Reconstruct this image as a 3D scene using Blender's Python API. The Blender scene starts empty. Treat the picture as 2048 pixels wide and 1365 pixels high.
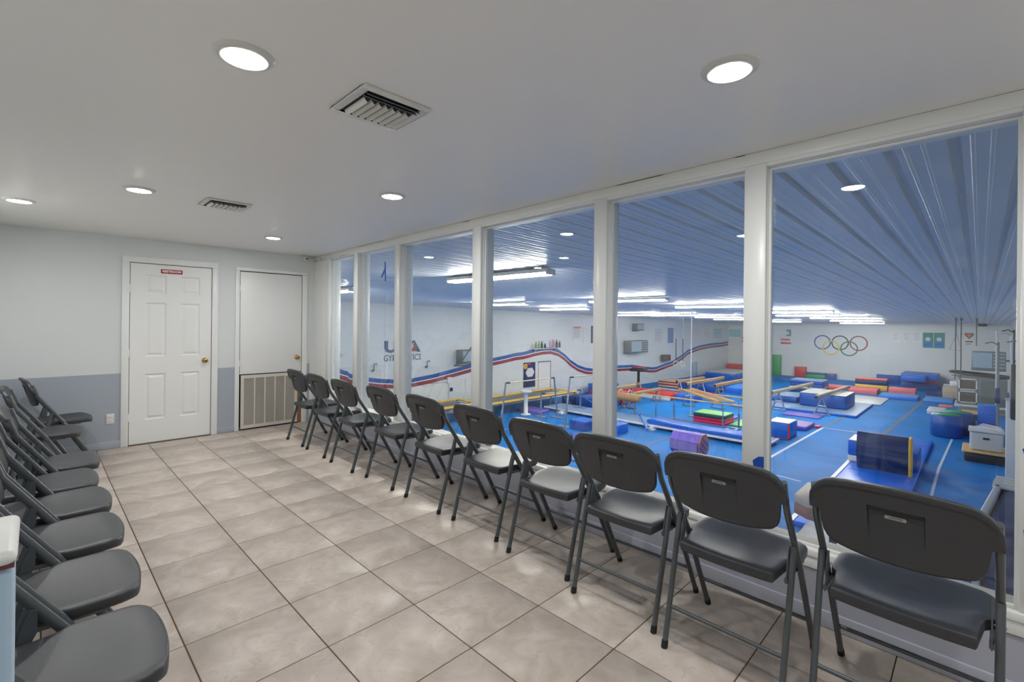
import bpy, bmesh, math, random
from mathutils import Vector, Matrix
random.seed(4)
sc = bpy.context.scene
COL = sc.collection
PI = math.pi

# ------------------------------------------------------------------ camera, world, exposure
CAM_H = 1.48
cd = bpy.data.cameras.new('camera'); cam = bpy.data.objects.new('camera', cd); COL.objects.link(cam)
cd.sensor_width = 36.0; cd.lens = 944.6022 * 36.0 / 2048.0
cd.shift_y = -(682.5 - 644.4919) / 2048.0
cd.clip_start = 0.05; cd.clip_end = 200
YAW, PITCH, ROLL = 0.7897, 0.0009, -0.0104
cam.matrix_world = (Matrix.Translation((0, 0, CAM_H)) @ Matrix.Rotation(-YAW, 4, 'Z')
                    @ Matrix.Rotation(PI/2 + PITCH, 4, 'X') @ Matrix.Rotation(-ROLL, 4, 'Z'))
sc.camera = cam
w = bpy.data.worlds.new('world'); sc.world = w; w.use_nodes = True
w.node_tree.nodes['Background'].inputs[0].default_value = (0.6, 0.7, 0.8, 1)
w.node_tree.nodes['Background'].inputs[1].default_value = 0.05
sc.view_settings.view_transform = 'Standard'
sc.view_settings.look = 'None'
sc.view_settings.gamma = 1
sc.view_settings.use_curve_mapping = False
sc.view_settings.exposure = 0.0
ROOM_LAMP = 322.0      # radiance of the round downlights
GYM_LAMP = 150.0       # radiance of the fluorescent tubes

# ------------------------------------------------------------------ helpers
def lin(c):
    return tuple(((v/255)/12.92 if v/255 <= .04045 else ((v/255+.055)/1.055)**2.4) for v in c) + (1.0,)

def nmat(name):
    m = bpy.data.materials.new(name); m.use_nodes = True
    nt = m.node_tree; b = nt.nodes['Principled BSDF']
    return m, nt, b

MC = {}
def mat(name, rgb, rough=.5, metal=0.0, noise=.0, scale=20.0, bump=0.0, bscale=60.0, spec=.5, coat=0.0):
    if name in MC: return MC[name]
    m, nt, b = nmat(name)
    c = lin(rgb)
    b.inputs['Base Color'].default_value = c
    b.inputs['Roughness'].default_value = rough
    b.inputs['Metallic'].default_value = metal
    b.inputs['Specular IOR Level'].default_value = spec
    b.inputs['Coat Weight'].default_value = coat
    tc = nt.nodes.new('ShaderNodeTexCoord')
    if noise > 0:
        n = nt.nodes.new('ShaderNodeTexNoise'); n.inputs['Scale'].default_value = scale; n.inputs['Detail'].default_value = 4
        nt.links.new(tc.outputs['Object'], n.inputs['Vector'])
        mx = nt.nodes.new('ShaderNodeMix'); mx.data_type = 'RGBA'
        mx.inputs[6].default_value = tuple(v*(1-noise) for v in c[:3]) + (1,)
        mx.inputs[7].default_value = tuple(min(1, v*(1+noise)) for v in c[:3]) + (1,)
        nt.links.new(n.outputs['Fac'], mx.inputs[0]); nt.links.new(mx.outputs[2], b.inputs['Base Color'])
    if bump > 0:
        n = nt.nodes.new('ShaderNodeTexNoise'); n.inputs['Scale'].default_value = bscale; n.inputs['Detail'].default_value = 3
        nt.links.new(tc.outputs['Object'], n.inputs['Vector'])
        bp = nt.nodes.new('ShaderNodeBump'); bp.inputs['Strength'].default_value = bump; bp.inputs['Distance'].default_value = .01
        nt.links.new(n.outputs['Fac'], bp.inputs['Height']); nt.links.new(bp.outputs['Normal'], b.inputs['Normal'])
    MC[name] = m
    return m

def emat(name, rgb, strength):
    m, nt, b = nmat(name)
    b.inputs['Base Color'].default_value = (0.9, .9, .9, 1)
    b.inputs['Emission Color'].default_value = rgb + (1,)
    b.inputs['Emission Strength'].default_value = strength
    return m

class MB:
    """collects shapes into one mesh"""
    def __init__(s): s.v = []; s.f = []; s.mi = []; s.sm = []
    def add(s, vs, fs, mi=0, smooth=False):
        o = len(s.v); s.v += [tuple(p) for p in vs]
        for f in fs: s.f.append([i+o for i in f]); s.mi.append(mi); s.sm.append(smooth)
        return s
    def box(s, a, b, mi=0, M=None):
        x0, y0, z0 = a; x1, y1, z1 = b
        vs = [(x0,y0,z0),(x1,y0,z0),(x1,y1,z0),(x0,y1,z0),(x0,y0,z1),(x1,y0,z1),(x1,y1,z1),(x0,y1,z1)]
        if M: vs = [M @ Vector(p) for p in vs]
        return s.add(vs, [(3,2,1,0),(4,5,6,7),(0,1,5,4),(1,2,6,5),(2,3,7,6),(3,0,4,7)], mi)
    def tube(s, pts, r, n=8, mi=0, ry=None, caps=True, closed=False):
        pts = [Vector(p) for p in pts]; N = len(pts); rings = []
        up0 = None
        for i, p in enumerate(pts):
            if closed: d = pts[(i+1) % N] - pts[i-1]
            elif i == 0: d = pts[1]-pts[0]
            elif i == N-1: d = pts[-1]-pts[-2]
            else: d = (pts[i+1]-p).normalized() + (p-pts[i-1]).normalized()
            d.normalize()
            up = Vector((0,0,1)) if up0 is None else up0
            if abs(d.dot(up)) > .97: up = Vector((1,0,0)) if up0 is None else up0
            if abs(d.dot(up)) > .97: up = Vector((0,1,0))
            a = d.cross(up).normalized(); c = a.cross(d).normalized(); up0 = c if closed else up0
            rr = r[i] if isinstance(r, (list, tuple)) else r
            r2 = ry if ry else rr
            rings.append([p + a*math.cos(t)*rr + c*math.sin(t)*r2 for t in [2*PI*k/n for k in range(n)]])
        vs = [v for R in rings for v in R]; fs = []
        for i in range(N if closed else N-1):
            j = (i+1) % N
            for k in range(n): fs.append((i*n+k, i*n+(k+1) % n, j*n+(k+1) % n, j*n+k))
        s.add(vs, fs, mi, True)
        if caps and not closed:
            s.add(rings[0], [tuple(range(n))[::-1]], mi); s.add(rings[-1], [tuple(range(n))], mi)
        return s
    def cyl(s, a, b, r, n=16, mi=0): return s.tube([a, b], r, n, mi)
    def lathe(s, prof, c=(0,0,0), n=20, mi=0, axis='Z'):
        vs = []
        for r, z in prof:
            for k in range(n):
                t = 2*PI*k/n
                p = (r*math.cos(t), r*math.sin(t), z)
                if axis == 'Y': p = (p[0], p[2], p[1])
                if axis == 'X': p = (p[2], p[0], p[1])
                vs.append((p[0]+c[0], p[1]+c[1], p[2]+c[2]))
        fs = []
        for i in range(len(prof)-1):
            for k in range(n): fs.append((i*n+k, i*n+(k+1) % n, (i+1)*n+(k+1) % n, (i+1)*n+k))
        return s.add(vs, fs, mi, True)
    def prism(s, poly, z0, z1, mi=0, M=None):
        n = len(poly)
        vs = [(x, y, z0) for x, y in poly] + [(x, y, z1) for x, y in poly]
        if M: vs = [M @ Vector(p) for p in vs]
        fs = [tuple(range(n))[::-1], tuple(range(n, 2*n))] + [(i, (i+1) % n, n+(i+1) % n, n+i) for i in range(n)]
        return s.add(vs, fs, mi)
    def mesh(s, name, mats, bevel=0, seg=2, limit=.6):
        me = bpy.data.meshes.new(name); me.from_pydata(s.v, [], s.f)
        if not isinstance(mats, (list, tuple)): mats = [mats]
        for m in mats: me.materials.append(m)
        me.polygons.foreach_set('material_index', s.mi); me.polygons.foreach_set('use_smooth', s.sm)
        bm = bmesh.new(); bm.from_mesh(me)
        bmesh.ops.recalc_face_normals(bm, faces=bm.faces)
        if bevel > 0:
            bmesh.ops.remove_doubles(bm, verts=bm.verts, dist=1e-5)
            es = [e for e in bm.edges if len(e.link_faces) == 2 and e.calc_face_angle(0) > limit]
            bmesh.ops.bevel(bm, geom=es, offset=bevel, segments=seg, profile=.5, affect='EDGES', clamp_overlap=True)
            for f in bm.faces: f.smooth = seg > 5
        bm.to_mesh(me); bm.free()
        if bevel > 0:
            try: me.set_sharp_from_angle(angle=math.radians(50))
            except Exception: pass
        return me
    def build(s, name, mats, parent=None, bevel=0, seg=2, limit=.6):
        return link(name, s.mesh(name, mats, bevel, seg, limit), parent)

def link(name, me, parent=None):
    o = bpy.data.objects.new(name, me); COL.objects.link(o)
    if parent: o.parent = parent
    return o
def tag(o, label=None, cat=None, group=None, kind=None):
    if label: o['label'] = label
    if cat: o['category'] = cat
    if group: o['group'] = group
    if kind: o['kind'] = kind
    return o
def thing(name, label, cat, loc=(0,0,0), rz=0, group=None):
    o = bpy.data.objects.new(name, None); COL.objects.link(o); o.location = loc; o.rotation_euler = (0,0,rz)
    o.empty_display_size = .1
    return tag(o, label, cat, group)
def copy_tree(root):
    def rec(o, par):
        c = o.copy(); COL.objects.link(c)
        if par: c.parent = par
        for ch in kids.get(o.name, []): rec(ch, c)
        return c
    kids = {}
    for o in list(bpy.data.objects):
        if o.parent: kids.setdefault(o.parent.name, []).append(o)
    return rec(root, None)
def text_mesh(txt, size, mats, name='lettering', extrude=.001, loc=(0,0,0), M=None, align='CENTER', shear=0, bold=0):
    cu = bpy.data.curves.new('t', 'FONT'); cu.body = txt; cu.size = size; cu.extrude = extrude
    cu.align_x = align; cu.align_y = 'CENTER'; cu.shear = shear; cu.offset = bold; cu.resolution_u = 2
    o = bpy.data.objects.new('t', cu); COL.objects.link(o)
    dg = bpy.context.evaluated_depsgraph_get(); dg.update()
    me = bpy.data.meshes.new_from_object(o.evaluated_get(dg)); me.name = name
    bpy.data.objects.remove(o); bpy.data.curves.remove(cu)
    me.materials.clear(); me.materials.append(mats)
    if M: me.transform(M)
    return me

# ------------------------------------------------------------------ materials
WHITE = mat('wall_paint_white', (212, 216, 216), .55, noise=.015, scale=3, bump=.04, bscale=120)
CEILP = mat('ceiling_paint', (243, 241, 236), .42, noise=.01, scale=2, spec=.5)
TRIM = mat('trim_paint', (228, 230, 228), .35, noise=.01, scale=5)
DOORP = mat('door_paint', (230, 231, 229), .38, noise=.01, scale=4)
WAINS = mat('grey_blue_paint', (160, 168, 178), .5, noise=.02, scale=6)
LILAC = mat('lilac_grey_paint', (178, 181, 194), .4, noise=.02, scale=6)
DARK = mat('dark_gap', (28, 28, 26), .8)
BRASS = mat('polished_brass', (190, 150, 80), .22, 1.0)
CHROME = mat('chrome', (200, 205, 210), .2, 1.0)
METW = mat('white_enamel', (215, 214, 208), .4)
TAPE = mat('blue_tape', (12, 70, 160), .5, noise=.1, scale=60)
PLAST = mat('charcoal_plastic', (55, 57, 61), .38, noise=.05, scale=8, bump=.12, bscale=400, spec=.5)
TUBE = mat('charcoal_tube_enamel', (74, 79, 82), .33, noise=.03, scale=20, spec=.6)
RUB = mat('black_rubber', (24, 24, 25), .7)
BADGE = mat('badge_grey', (165, 165, 165), .35, .3)
BLACK = mat('black_paint', (22, 22, 24), .5)

def tile_material():
    m, nt, b = nmat('ceramic_floor_tile')
    tc = nt.nodes.new('ShaderNodeTexCoord'); oi = nt.nodes.new('ShaderNodeObjectInfo')
    add = nt.nodes.new('ShaderNodeVectorMath'); add.operation = 'ADD'
    sc_ = nt.nodes.new('ShaderNodeVectorMath'); sc_.operation = 'SCALE'; sc_.inputs[3].default_value = 1.0
    comb = nt.nodes.new('ShaderNodeCombineXYZ')
    mul = nt.nodes.new('ShaderNodeMath'); mul.operation = 'MULTIPLY'; mul.inputs[1].default_value = 37
    nt.links.new(oi.outputs['Random'], mul.inputs[0]); nt.links.new(mul.outputs[0], comb.inputs[0]); nt.links.new(mul.outputs[0], comb.inputs[1])
    nt.links.new(tc.outputs['Object'], add.inputs[0]); nt.links.new(comb.outputs[0], add.inputs[1])
    n1 = nt.nodes.new('ShaderNodeTexNoise'); n1.inputs['Scale'].default_value = 5; n1.inputs['Detail'].default_value = 6; n1.inputs['Distortion'].default_value = 1.6
    n2 = nt.nodes.new('ShaderNodeTexNoise'); n2.inputs['Scale'].default_value = 16; n2.inputs['Detail'].default_value = 8; n2.inputs['Distortion'].default_value = 2.2
    for n in (n1, n2): nt.links.new(add.outputs[0], n.inputs['Vector'])
    r = nt.nodes.new('ShaderNodeValToRGB'); r.color_ramp.elements[0].position = .3; r.color_ramp.elements[1].position = .72
    r.color_ramp.elements[0].color = lin((172, 160, 149)); r.color_ramp.elements[1].color = lin((196, 186, 178))
    nt.links.new(n1.outputs['Fac'], r.inputs[0])
    r2 = nt.nodes.new('ShaderNodeValToRGB'); r2.color_ramp.elements[0].position = .56; r2.color_ramp.elements[1].position = .66
    r2.color_ramp.elements[0].color = (0, 0, 0, 1); r2.color_ramp.elements[1].color = (1, 1, 1, 1)
    nt.links.new(n2.outputs['Fac'], r2.inputs[0])
    mx = nt.nodes.new('ShaderNodeMix'); mx.data_type = 'RGBA'; mx.inputs[7].default_value = lin((172, 158, 136))
    mm = nt.nodes.new('ShaderNodeMath'); mm.operation = 'MULTIPLY'; mm.inputs[1].default_value = .55
    nt.links.new(r2.outputs[0], mm.inputs[0]); nt.links.new(mm.outputs[0], mx.inputs[0]); nt.links.new(r.outputs[0], mx.inputs[6])
    hs = nt.nodes.new('ShaderNodeHueSaturation'); nt.links.new(mx.outputs[2], hs.inputs['Color'])
    mr = nt.nodes.new('ShaderNodeMapRange'); mr.inputs[3].default_value = .95; mr.inputs[4].default_value = 1.05
    nt.links.new(oi.outputs['Random'], mr.inputs[0]); nt.links.new(mr.outputs[0], hs.inputs['Value'])
    nt.links.new(hs.outputs[0], b.inputs['Base Color'])
    b.inputs['Roughness'].default_value = .40; b.inputs['Specular IOR Level'].default_value = .38
    bp = nt.nodes.new('ShaderNodeBump'); bp.inputs['Strength'].default_value = .10; bp.inputs['Distance'].default_value = .002
    n3 = nt.nodes.new('ShaderNodeTexNoise'); n3.inputs['Scale'].default_value = 55; n3.inputs['Detail'].default_value = 4; n3.inputs['Distortion'].default_value = 1
    nt.links.new(add.outputs[0], n3.inputs['Vector'])
    nt.links.new(n3.outputs['Fac'], bp.inputs['Height']); nt.links.new(bp.outputs[0], b.inputs['Normal'])
    return m
TILE = tile_material()
GROUT = mat('brown_grout', (92, 72, 52), .9, noise=.2, scale=60)

def glass_material():
    m = bpy.data.materials.new('window_glass'); m.use_nodes = True; nt = m.node_tree; nt.nodes.clear()
    out = nt.nodes.new('ShaderNodeOutputMaterial')
    tr = nt.nodes.new('ShaderNodeBsdfTransparent'); tr.inputs[0].default_value = (.965, .98, .985, 1)
    gl = nt.nodes.new('ShaderNodeBsdfGlossy'); gl.inputs['Roughness'].default_value = 0.0; gl.inputs[0].default_value = (1, 1, 1, 1)
    lw = nt.nodes.new('ShaderNodeLayerWeight'); lw.inputs[0].default_value = .5
    p = nt.nodes.new('ShaderNodeMath'); p.operation = 'POWER'; p.inputs[1].default_value = 5
    ma = nt.nodes.new('ShaderNodeMath'); ma.operation = 'MULTIPLY_ADD'; ma.inputs[1].default_value = .96; ma.inputs[2].default_value = .04
    nt.links.new(lw.outputs['Facing'], p.inputs[0]); nt.links.new(p.outputs[0], ma.inputs[0])
    mx = nt.nodes.new('ShaderNodeMixShader'); nt.links.new(ma.outputs[0], mx.inputs[0])
    nt.links.new(tr.outputs[0], mx.inputs[1]); nt.links.new(gl.outputs[0], mx.inputs[2])
    # faint wiping smears: a thin uneven dust film on the pane
    df = nt.nodes.new('ShaderNodeBsdfDiffuse'); df.inputs[0].default_value = (.8, .82, .84, 1)
    tc = nt.nodes.new('ShaderNodeTexCoord'); mp = nt.nodes.new('ShaderNodeMapping'); mp.inputs['Scale'].default_value = (2, 1.2, 3.5); mp.inputs['Rotation'].default_value = (.6, 0, 0)
    nt.links.new(tc.outputs['Object'], mp.inputs[0])
    n = nt.nodes.new('ShaderNodeTexNoise'); n.inputs['Scale'].default_value = 1.6; n.inputs['Detail'].default_value = 6; n.inputs['Distortion'].default_value = 2.5
    nt.links.new(mp.outputs[0], n.inputs[0])
    mr = nt.nodes.new('ShaderNodeMapRange'); mr.inputs[1].default_value = .5; mr.inputs[2].default_value = .8; mr.inputs[3].default_value = .004; mr.inputs[4].default_value = .05
    nt.links.new(n.outputs['Fac'], mr.inputs[0])
    m2 = nt.nodes.new('ShaderNodeMixShader'); nt.links.new(mr.outputs[0], m2.inputs[0])
    nt.links.new(mx.outputs[0], m2.inputs[1]); nt.links.new(df.outputs[0], m2.inputs[2])
    nt.links.new(m2.outputs[0], out.inputs[0])
    return m
GLASS = glass_material()

# ------------------------------------------------------------------ viewing room shell
BACK = 6.99; LEFT = -0.42; REAR = -2.4; CEIL = 2.42
def WX(y, off=0.0): return 2.7369 + 0.0239*y + off       # face of the window wall
def wbox(mb, y0, y1, o0, o1, z0, z1, mi=0):
    vs = [(WX(y, o), y, z) for z in (z0, z1) for (o, y) in ((o0, y0), (o1, y0), (o1, y1), (o0, y1))]
    return mb.add(vs, [(3,2,1,0),(4,5,6,7),(0,1,5,4),(1,2,6,5),(2,3,7,6),(3,0,4,7)], mi)
def quadslab(mb, x0a, x0b, y0, y1, z0, z1, ext=0.0):
    vs = [(x0a, y0, z0), (WX(y0, ext), y0, z0), (WX(y1, ext), y1, z0), (x0b, y1, z0),
          (x0a, y0, z1), (WX(y0, ext), y0, z1), (WX(y1, ext), y1, z1), (x0b, y1, z1)]
    return mb.add(vs, [(3,2,1,0),(4,5,6,7),(0,1,5,4),(1,2,6,5),(2,3,7,6),(3,0,4,7)])

floor = quadslab(MB(), LEFT, LEFT, REAR, BACK, -.06, -.004).build('floor', GROUT)
tag(floor, 'beige square ceramic tile floor of the viewing room with brown grout', kind='structure')
TS, GX0, GY0, GAP = .4589, .4872, 3.0092, .0028
full = MB().box((GAP, GAP, -.0075), (TS-GAP, TS-GAP, 0)).mesh('floor_tile', TILE, bevel=.0016, seg=1)
for i in range(-2, 6):
    for j in range(-12, 10):
        x0, y0 = GX0+i*TS, GY0+j*TS
        if x0+TS < LEFT+.02 or y0+TS < REAR+.02 or y0 > BACK-.01 or x0 > WX(y0+TS)-.01: continue
        inside = x0 > LEFT and y0 > REAR and y0+TS < BACK and x0+TS < WX(y0)
        if inside:
            o = link('floor_tile', full, floor)
        else:
            ax, bx = max(x0+GAP, LEFT+.003), x0+TS-GAP
            ay, by = max(y0+GAP, REAR+.003), min(y0+TS-GAP, BACK-.003)
            b0, b1 = min(bx, WX(ay, -.003)), min(bx, WX(by, -.003))
            if min(b0, b1) - ax < .01 or by-ay < .01: continue
            o = MB().prism([(ax-x0, ay-y0), (b0-x0, ay-y0), (b1-x0, by-y0), (ax-x0, by-y0)], -.0075, 0).build('floor_tile', TILE, floor)
        o.location = (x0, y0, 0)

ceil = quadslab(MB(), LEFT-.1, LEFT-.1, REAR-.1, BACK+.1, CEIL, CEIL+.1, .1).build('ceiling', CEILP)
tag(ceil, 'flat white painted ceiling of the viewing room', kind='structure')
wl = MB().box((LEFT-.1, REAR-.1, 0-.06), (LEFT, BACK+.1, CEIL)).build('wall_left', WHITE); tag(wl, 'white wall behind the left row of chairs', kind='structure')
MB().box((LEFT, REAR, 0), (LEFT+.006, BACK, .852)).build('painted_dado', WAINS, wl)
wr = quadslab(MB(), LEFT, LEFT, REAR-.1, REAR, -.06, CEIL).build('wall_rear', WHITE); tag(wr, 'white wall behind the camera', kind='structure')

# back wall: pieces around the two openings
D1 = (.762, 1.588, 2.135); D2 = (1.907, 2.721, 2.133)
bw = MB()
def bpiece(x0, x1, z0, z1): bw.box((x0, BACK, z0), (x1, BACK+.12, z1))
bpiece(LEFT-.1, D1[0], -.06, CEIL); bpiece(D1[1], D2[0], -.06, CEIL); bpiece(D1[0], D1[1], D1[2], CEIL)
bpiece(D2[0], D2[1], D2[2], CEIL); bpiece(D2[1], WX(BACK, .05), -.06, CEIL)
bpiece(D1[0], D1[1], -.06, -.005); bpiece(D2[0], D2[1], -.06, -.005)
wb = bw.build('wall_back', WHITE); tag(wb, 'white back wall with two doors and a grey-blue dado', kind='structure')
for a, b_ in ((LEFT+.008, .692), (1.657, 1.856), (2.795, WX(BACK)-.07)):
    MB().box((a, BACK-.004, 0), (b_, BACK+.001, .85)).build('painted_dado', WAINS, wb)
for a, b_, n in ((LEFT+.008, .692, 'left'), (1.657, 1.856, 'middle')):
    o = MB().box((a, BACK-.014, 0.001), (b_, BACK-.003, .085)).build('baseboard_'+n, WAINS, bevel=.004); tag(o, kind='structure')
o = MB().box((LEFT+.007, REAR+.01, .001), (LEFT+.018, BACK-.02, .085)).build('baseboard_side', WAINS, bevel=.004); tag(o, kind='structure')
# closed dark space behind the doors
MB().box((D1[0], BACK+.075, 0), (D1[1], BACK+.1, D1[2])).box((D2[0], BACK+.2, 0), (D2[1], BACK+.24, D2[2])).build('door_void', DARK, wb)

def casing(parent, x0, x1, ztop, wL=.07, wR=.068, wT=.07):
    f = BACK-.016
    MB().box((x0-wL, f, 0.001), (x0, BACK, ztop)).build('casing_board', TRIM, parent, bevel=.003)
    MB().box((x1, f, 0.001), (x1+wR, BACK, ztop)).build('casing_board', TRIM, parent, bevel=.003)
    MB().box((x0-wL, f-.001, ztop), (x1+wR, BACK, ztop+wT)).build('casing_board', TRIM, parent, bevel=.003)

def knob(parent, x, z, y):
    o = MB().lathe([(0, -.062), (.02, -.061), (.028, -.05), (.028, -.042), (.018, -.03), (.010, -.026), (.010, -.008), (.030, -.006), (.032, 0), (0, 0)], (x, y, z), 20, axis='Y').build('door_knob', BRASS, parent)
    MB().lathe([(0, -.0635), (.006, -.0635), (.006, -.060)], (x, y, z), 10, axis='Y').build('keyhole', BLACK, o)
    o['label'] = 'round brass door knob'

# restroom door with six raised panels
d1 = bpy.data.objects.new('door_1', None); COL.objects.link(d1); tag(d1, 'white six-panel restroom door with a red sign and brass knob', kind='structure')
dx0, dx1, dy = .768, 1.582, BACK-.002
lb = MB()
px = [(dx0+.142, dx0+.345), (dx0+.49, dx0+.69)]
pz = [(.285, .825), (1.03, 1.67), (1.78, 2.0)]
# stiles and rails as a grid around the recessed panels
xs = [dx0, px[0][0], px[0][1], px[1][0], px[1][1], dx1]; zs = [.012, pz[0][0], pz[0][1], pz[1][0], pz[1][1], pz[2][0], pz[2][1], 2.128]
for i in range(5):
    for j in range(7):
        if i in (1, 3) and j in (1, 3, 5): continue
        lb.box((xs[i], dy, zs[j]), (xs[i+1], dy+.035, zs[j+1]))
me = lb.mesh('door_leaf', DOORP)
bm = bmesh.new(); bm.from_mesh(me); bmesh.ops.remove_doubles(bm, verts=bm.verts, dist=1e-4)
cen = {}
for f in list(bm.faces):
    k = tuple(round(v, 4) for v in f.calc_center_median()); cen.setdefault(k, []).append(f)
bmesh.ops.delete(bm, geom=[f for fs in cen.values() if len(fs) > 1 for f in fs], context='FACES')
bm.to_mesh(me); bm.free()
link('door_leaf', me, d1)
for (a, b_) in px:
    for (c, e) in pz:
        p = MB()
        # bevel from the stile down to the recess, then a raised field
        r0, r1, dep = .022, .045, .011
        o4 = lambda m, d: [(a+m, dy+d, c+m), (b_-m, dy+d, c+m), (b_-m, dy+d, e-m), (a+m, dy+d, e-m)]
        vs = o4(0, 0) + o4(.012, dep) + o4(r0, dep) + o4(r1, .002) + o4(r1, .002)
        fs = []
        for k in range(3):
            for q in range(4): fs.append((k*4+q, k*4+(q+1) % 4, (k+1)*4+(q+1) % 4, (k+1)*4+q))
        fs.append((12, 13, 14, 15))
        vs += o4(0, .03); n0 = 20
        fs += [(20, 21, 22, 23)] + [(q, (q+1) % 4, 20+(q+1) % 4, 20+q) for q in range(4)]
        p.add(vs, fs); p.build('door_panel', DOORP, d1)
knob(d1, 1.515, .958, dy)
MB().box((1.503, dy-.002, .72), (1.513, dy, .73)).build('latch_mark', METW, d1)
for z in (1.83, 1.08, .33):
    h = MB().cyl((.764, dy-.008, z-.045), (.764, dy-.008, z+.045), .006, 8).box((.768, dy-.003, z-.045), (.782, dy, z+.045)).box((.745, dy-.018, z-.045), (.762, dy-.013, z+.045))
    h.build('hinge', TRIM, d1)
casing(d1, D1[0], D1[1], D1[2])
sg = thing('door_sign', 'small red sign reading RESTROOM at the top of the left door', 'sign', (1.162, dy-.0025, 2.052))
MB().box((-.108, -.0015, -.025), (.108, .0015, .025)).build('sign_plate', mat('sign_red', (165, 22, 28), .4), sg, bevel=.001, seg=1)
tm = text_mesh('RESTROOM', .036, mat('sign_white', (240, 240, 240), .5), 'lettering', .0006, M=Matrix.Translation((0, -.0022, 0)) @ Matrix.Rotation(PI/2, 4, 'X'), bold=.0012)
link('lettering', tm, sg)
# threshold strip
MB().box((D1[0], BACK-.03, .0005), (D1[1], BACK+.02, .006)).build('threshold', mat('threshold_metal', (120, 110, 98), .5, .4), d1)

# closet door over a return-air grille
d2 = bpy.data.objects.new('door_2', None); COL.objects.link(d2); tag(d2, 'short plain white door above the return air grille', kind='structure')
MB().box((1.915, dy, .748), (2.714, dy+.035, 2.122)).build('door_leaf', DOORP, d2, bevel=.002)
knob(d2, 2.655, .946, dy)
for z in (1.9, .9):
    MB().cyl((1.910, dy-.004, z-.04), (1.910, dy-.004, z+.04), .005, 8).build('hinge', TRIM, d2)
casing(d2, D2[0], D2[1], D2[2], wL=.052, wR=.072, wT=.045)
gr = thing('air_grille', 'cream metal return air grille under the short white door', 'vent', (1.93, BACK+.01, .02))
GW, GH = .735, .715
fr = MB().box((0, -.014, 0), (GW, .01, .045)).box((0, -.014, GH-.045), (GW, .01, GH)).box((0, -.014, .045), (.04, .01, GH-.045)).box((GW-.04, -.014, .045), (GW, .01, GH-.045))
GRM = mat('cream_enamel', (205, 198, 188), .45)
fr.build('grille_frame', GRM, gr)
cols = 5; cw = (GW-.08)/cols
for k in range(1, cols): MB().box((.04+k*cw-.008, -.012, .045), (.04+k*cw+.008, .006, GH-.045)).build('divider', GRM, gr)
bl = MB()
for k in range(48):
    z = .050+k*.01295
    bl.add([(.04, -.009, z), (GW-.04, -.009, z), (GW-.04, .004, z+.0075), (.04, .004, z+.0075), (.04, -.009, z+.0015), (GW-.04, -.009, z+.0015), (GW-.04, .004, z+.009), (.04, .004, z+.009)],
           [(3,2,1,0),(4,5,6,7),(0,1,5,4),(1,2,6,5),(2,3,7,6),(3,0,4,7)])
tag(bl.build('louvre_blades', mat('grille_blade', (200, 194, 184), .5), gr), kind='stuff')
MB().box((.01, .03, .01), (GW-.01, .04, GH-.01)).build('filter_backing', mat('filter_grey', (120, 118, 112), .9), gr)
MB().box((2.672, BACK-.002, .0), (2.718, BACK+.02, .745)).build('raw_wood_strip', mat('raw_wood', (140, 95, 58), .7, noise=.3, scale=12), d2)

# outlet
ot = thing('wall_outlet', 'white double power outlet low on the grey-blue dado', 'outlet', (.603, BACK-.006, .34))
MB().box((-.036, -.005, -.058), (.036, .001, .058)).build('cover_plate', METW, ot, bevel=.003)
for z in (-.022, .022):
    s_ = MB().box((-.017, -.007, z-.014), (.017, -.004, z+.014)).build('socket', mat('socket_white', (225, 225, 220), .35), ot, bevel=.003)
    MB().box((-.009, -.0076, z-.004), (-.006, -.0066, z+.006)).box((.006, -.0076, z-.004), (.009, -.0066, z+.006)).build('slots', BLACK, s_)
# security camera
sv = thing('security_camera', 'small white dome security camera high in the back corner', 'camera', (2.75, BACK-.03, 2.375))
MB().lathe([(.042, .028), (.042, -.0), (.034, -.014), (0, -.014)], n=20, axis='Y').build('mount', METW, sv)
MB().lathe([(0, -.060), (.014, -.058), (.027, -.046), (.031, -.03), (.028, -.012)], n=20, axis='Y').build('camera_eye', METW, sv)
MB().lathe([(0, -.0625), (.010, -.0615), (.013, -.058), (0, -.057)], (-.004, 0, -.006), 12, axis='Y').build('lens', BLACK, sv)

# ------------------------------------------------------------------ window wall
OPEN_Z0, OPEN_Z1 = .36, 2.335
panes = [(5.71, 6.47), (4.685, 5.60), (3.305, 4.577), (1.945, 3.19), (.93, 1.84), (-.115, .82)]
GTH = .17
ww = MB()
wbox(ww, REAR-.1, BACK, 0, GTH, -2.7, .30)
wbox(ww, REAR-.1, BACK, 0, GTH, OPEN_Z1, CEIL+.1)
wbox(ww, REAR-.1, panes[-1][0]-.11, 0, GTH, .30, OPEN_Z1)
wbox(ww, 6.55, BACK+.12, 0, GTH, .30, OPEN_Z1)
wz = ww.build('wall_right', TRIM); tag(wz, 'white window wall between the viewing room and the gym', kind='structure')
lw_ = MB(); wbox(lw_, REAR, BACK-.001, -.004, .001, .0, .262); lw_.build('painted_dado', LILAC, wz)
bb = MB(); wbox(bb, REAR, BACK-.02, -.016, -.003, .001, .083); o = bb.build('baseboard_right', LILAC, bevel=.004); tag(o, kind='structure')
# sill trims
def wtrim(nm, y0, y1, o0, o1, z0, z1, m=TRIM, bev=.003):
    b = MB(); wbox(b, y0, y1, o0, o1, z0, z1); o = b.build(nm, m, bevel=bev); tag(o, kind='structure'); return o
wtrim('trim_1', REAR, BACK-.002, -.014, .0, .268, .325)
wtrim('trim_2', REAR, BACK-.002, -.022, .012, .327, .362)
wtrim('trim_3', REAR, BACK-.002, .012, GTH+.02, .301, .345, mat('sill_beige', (205, 198, 184), .5, noise=.03, scale=10))
wtrim('trim_4', REAR, BACK-.002, -.006, 0, OPEN_Z1+.018, CEIL-.001, TRIM, .002)
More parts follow.
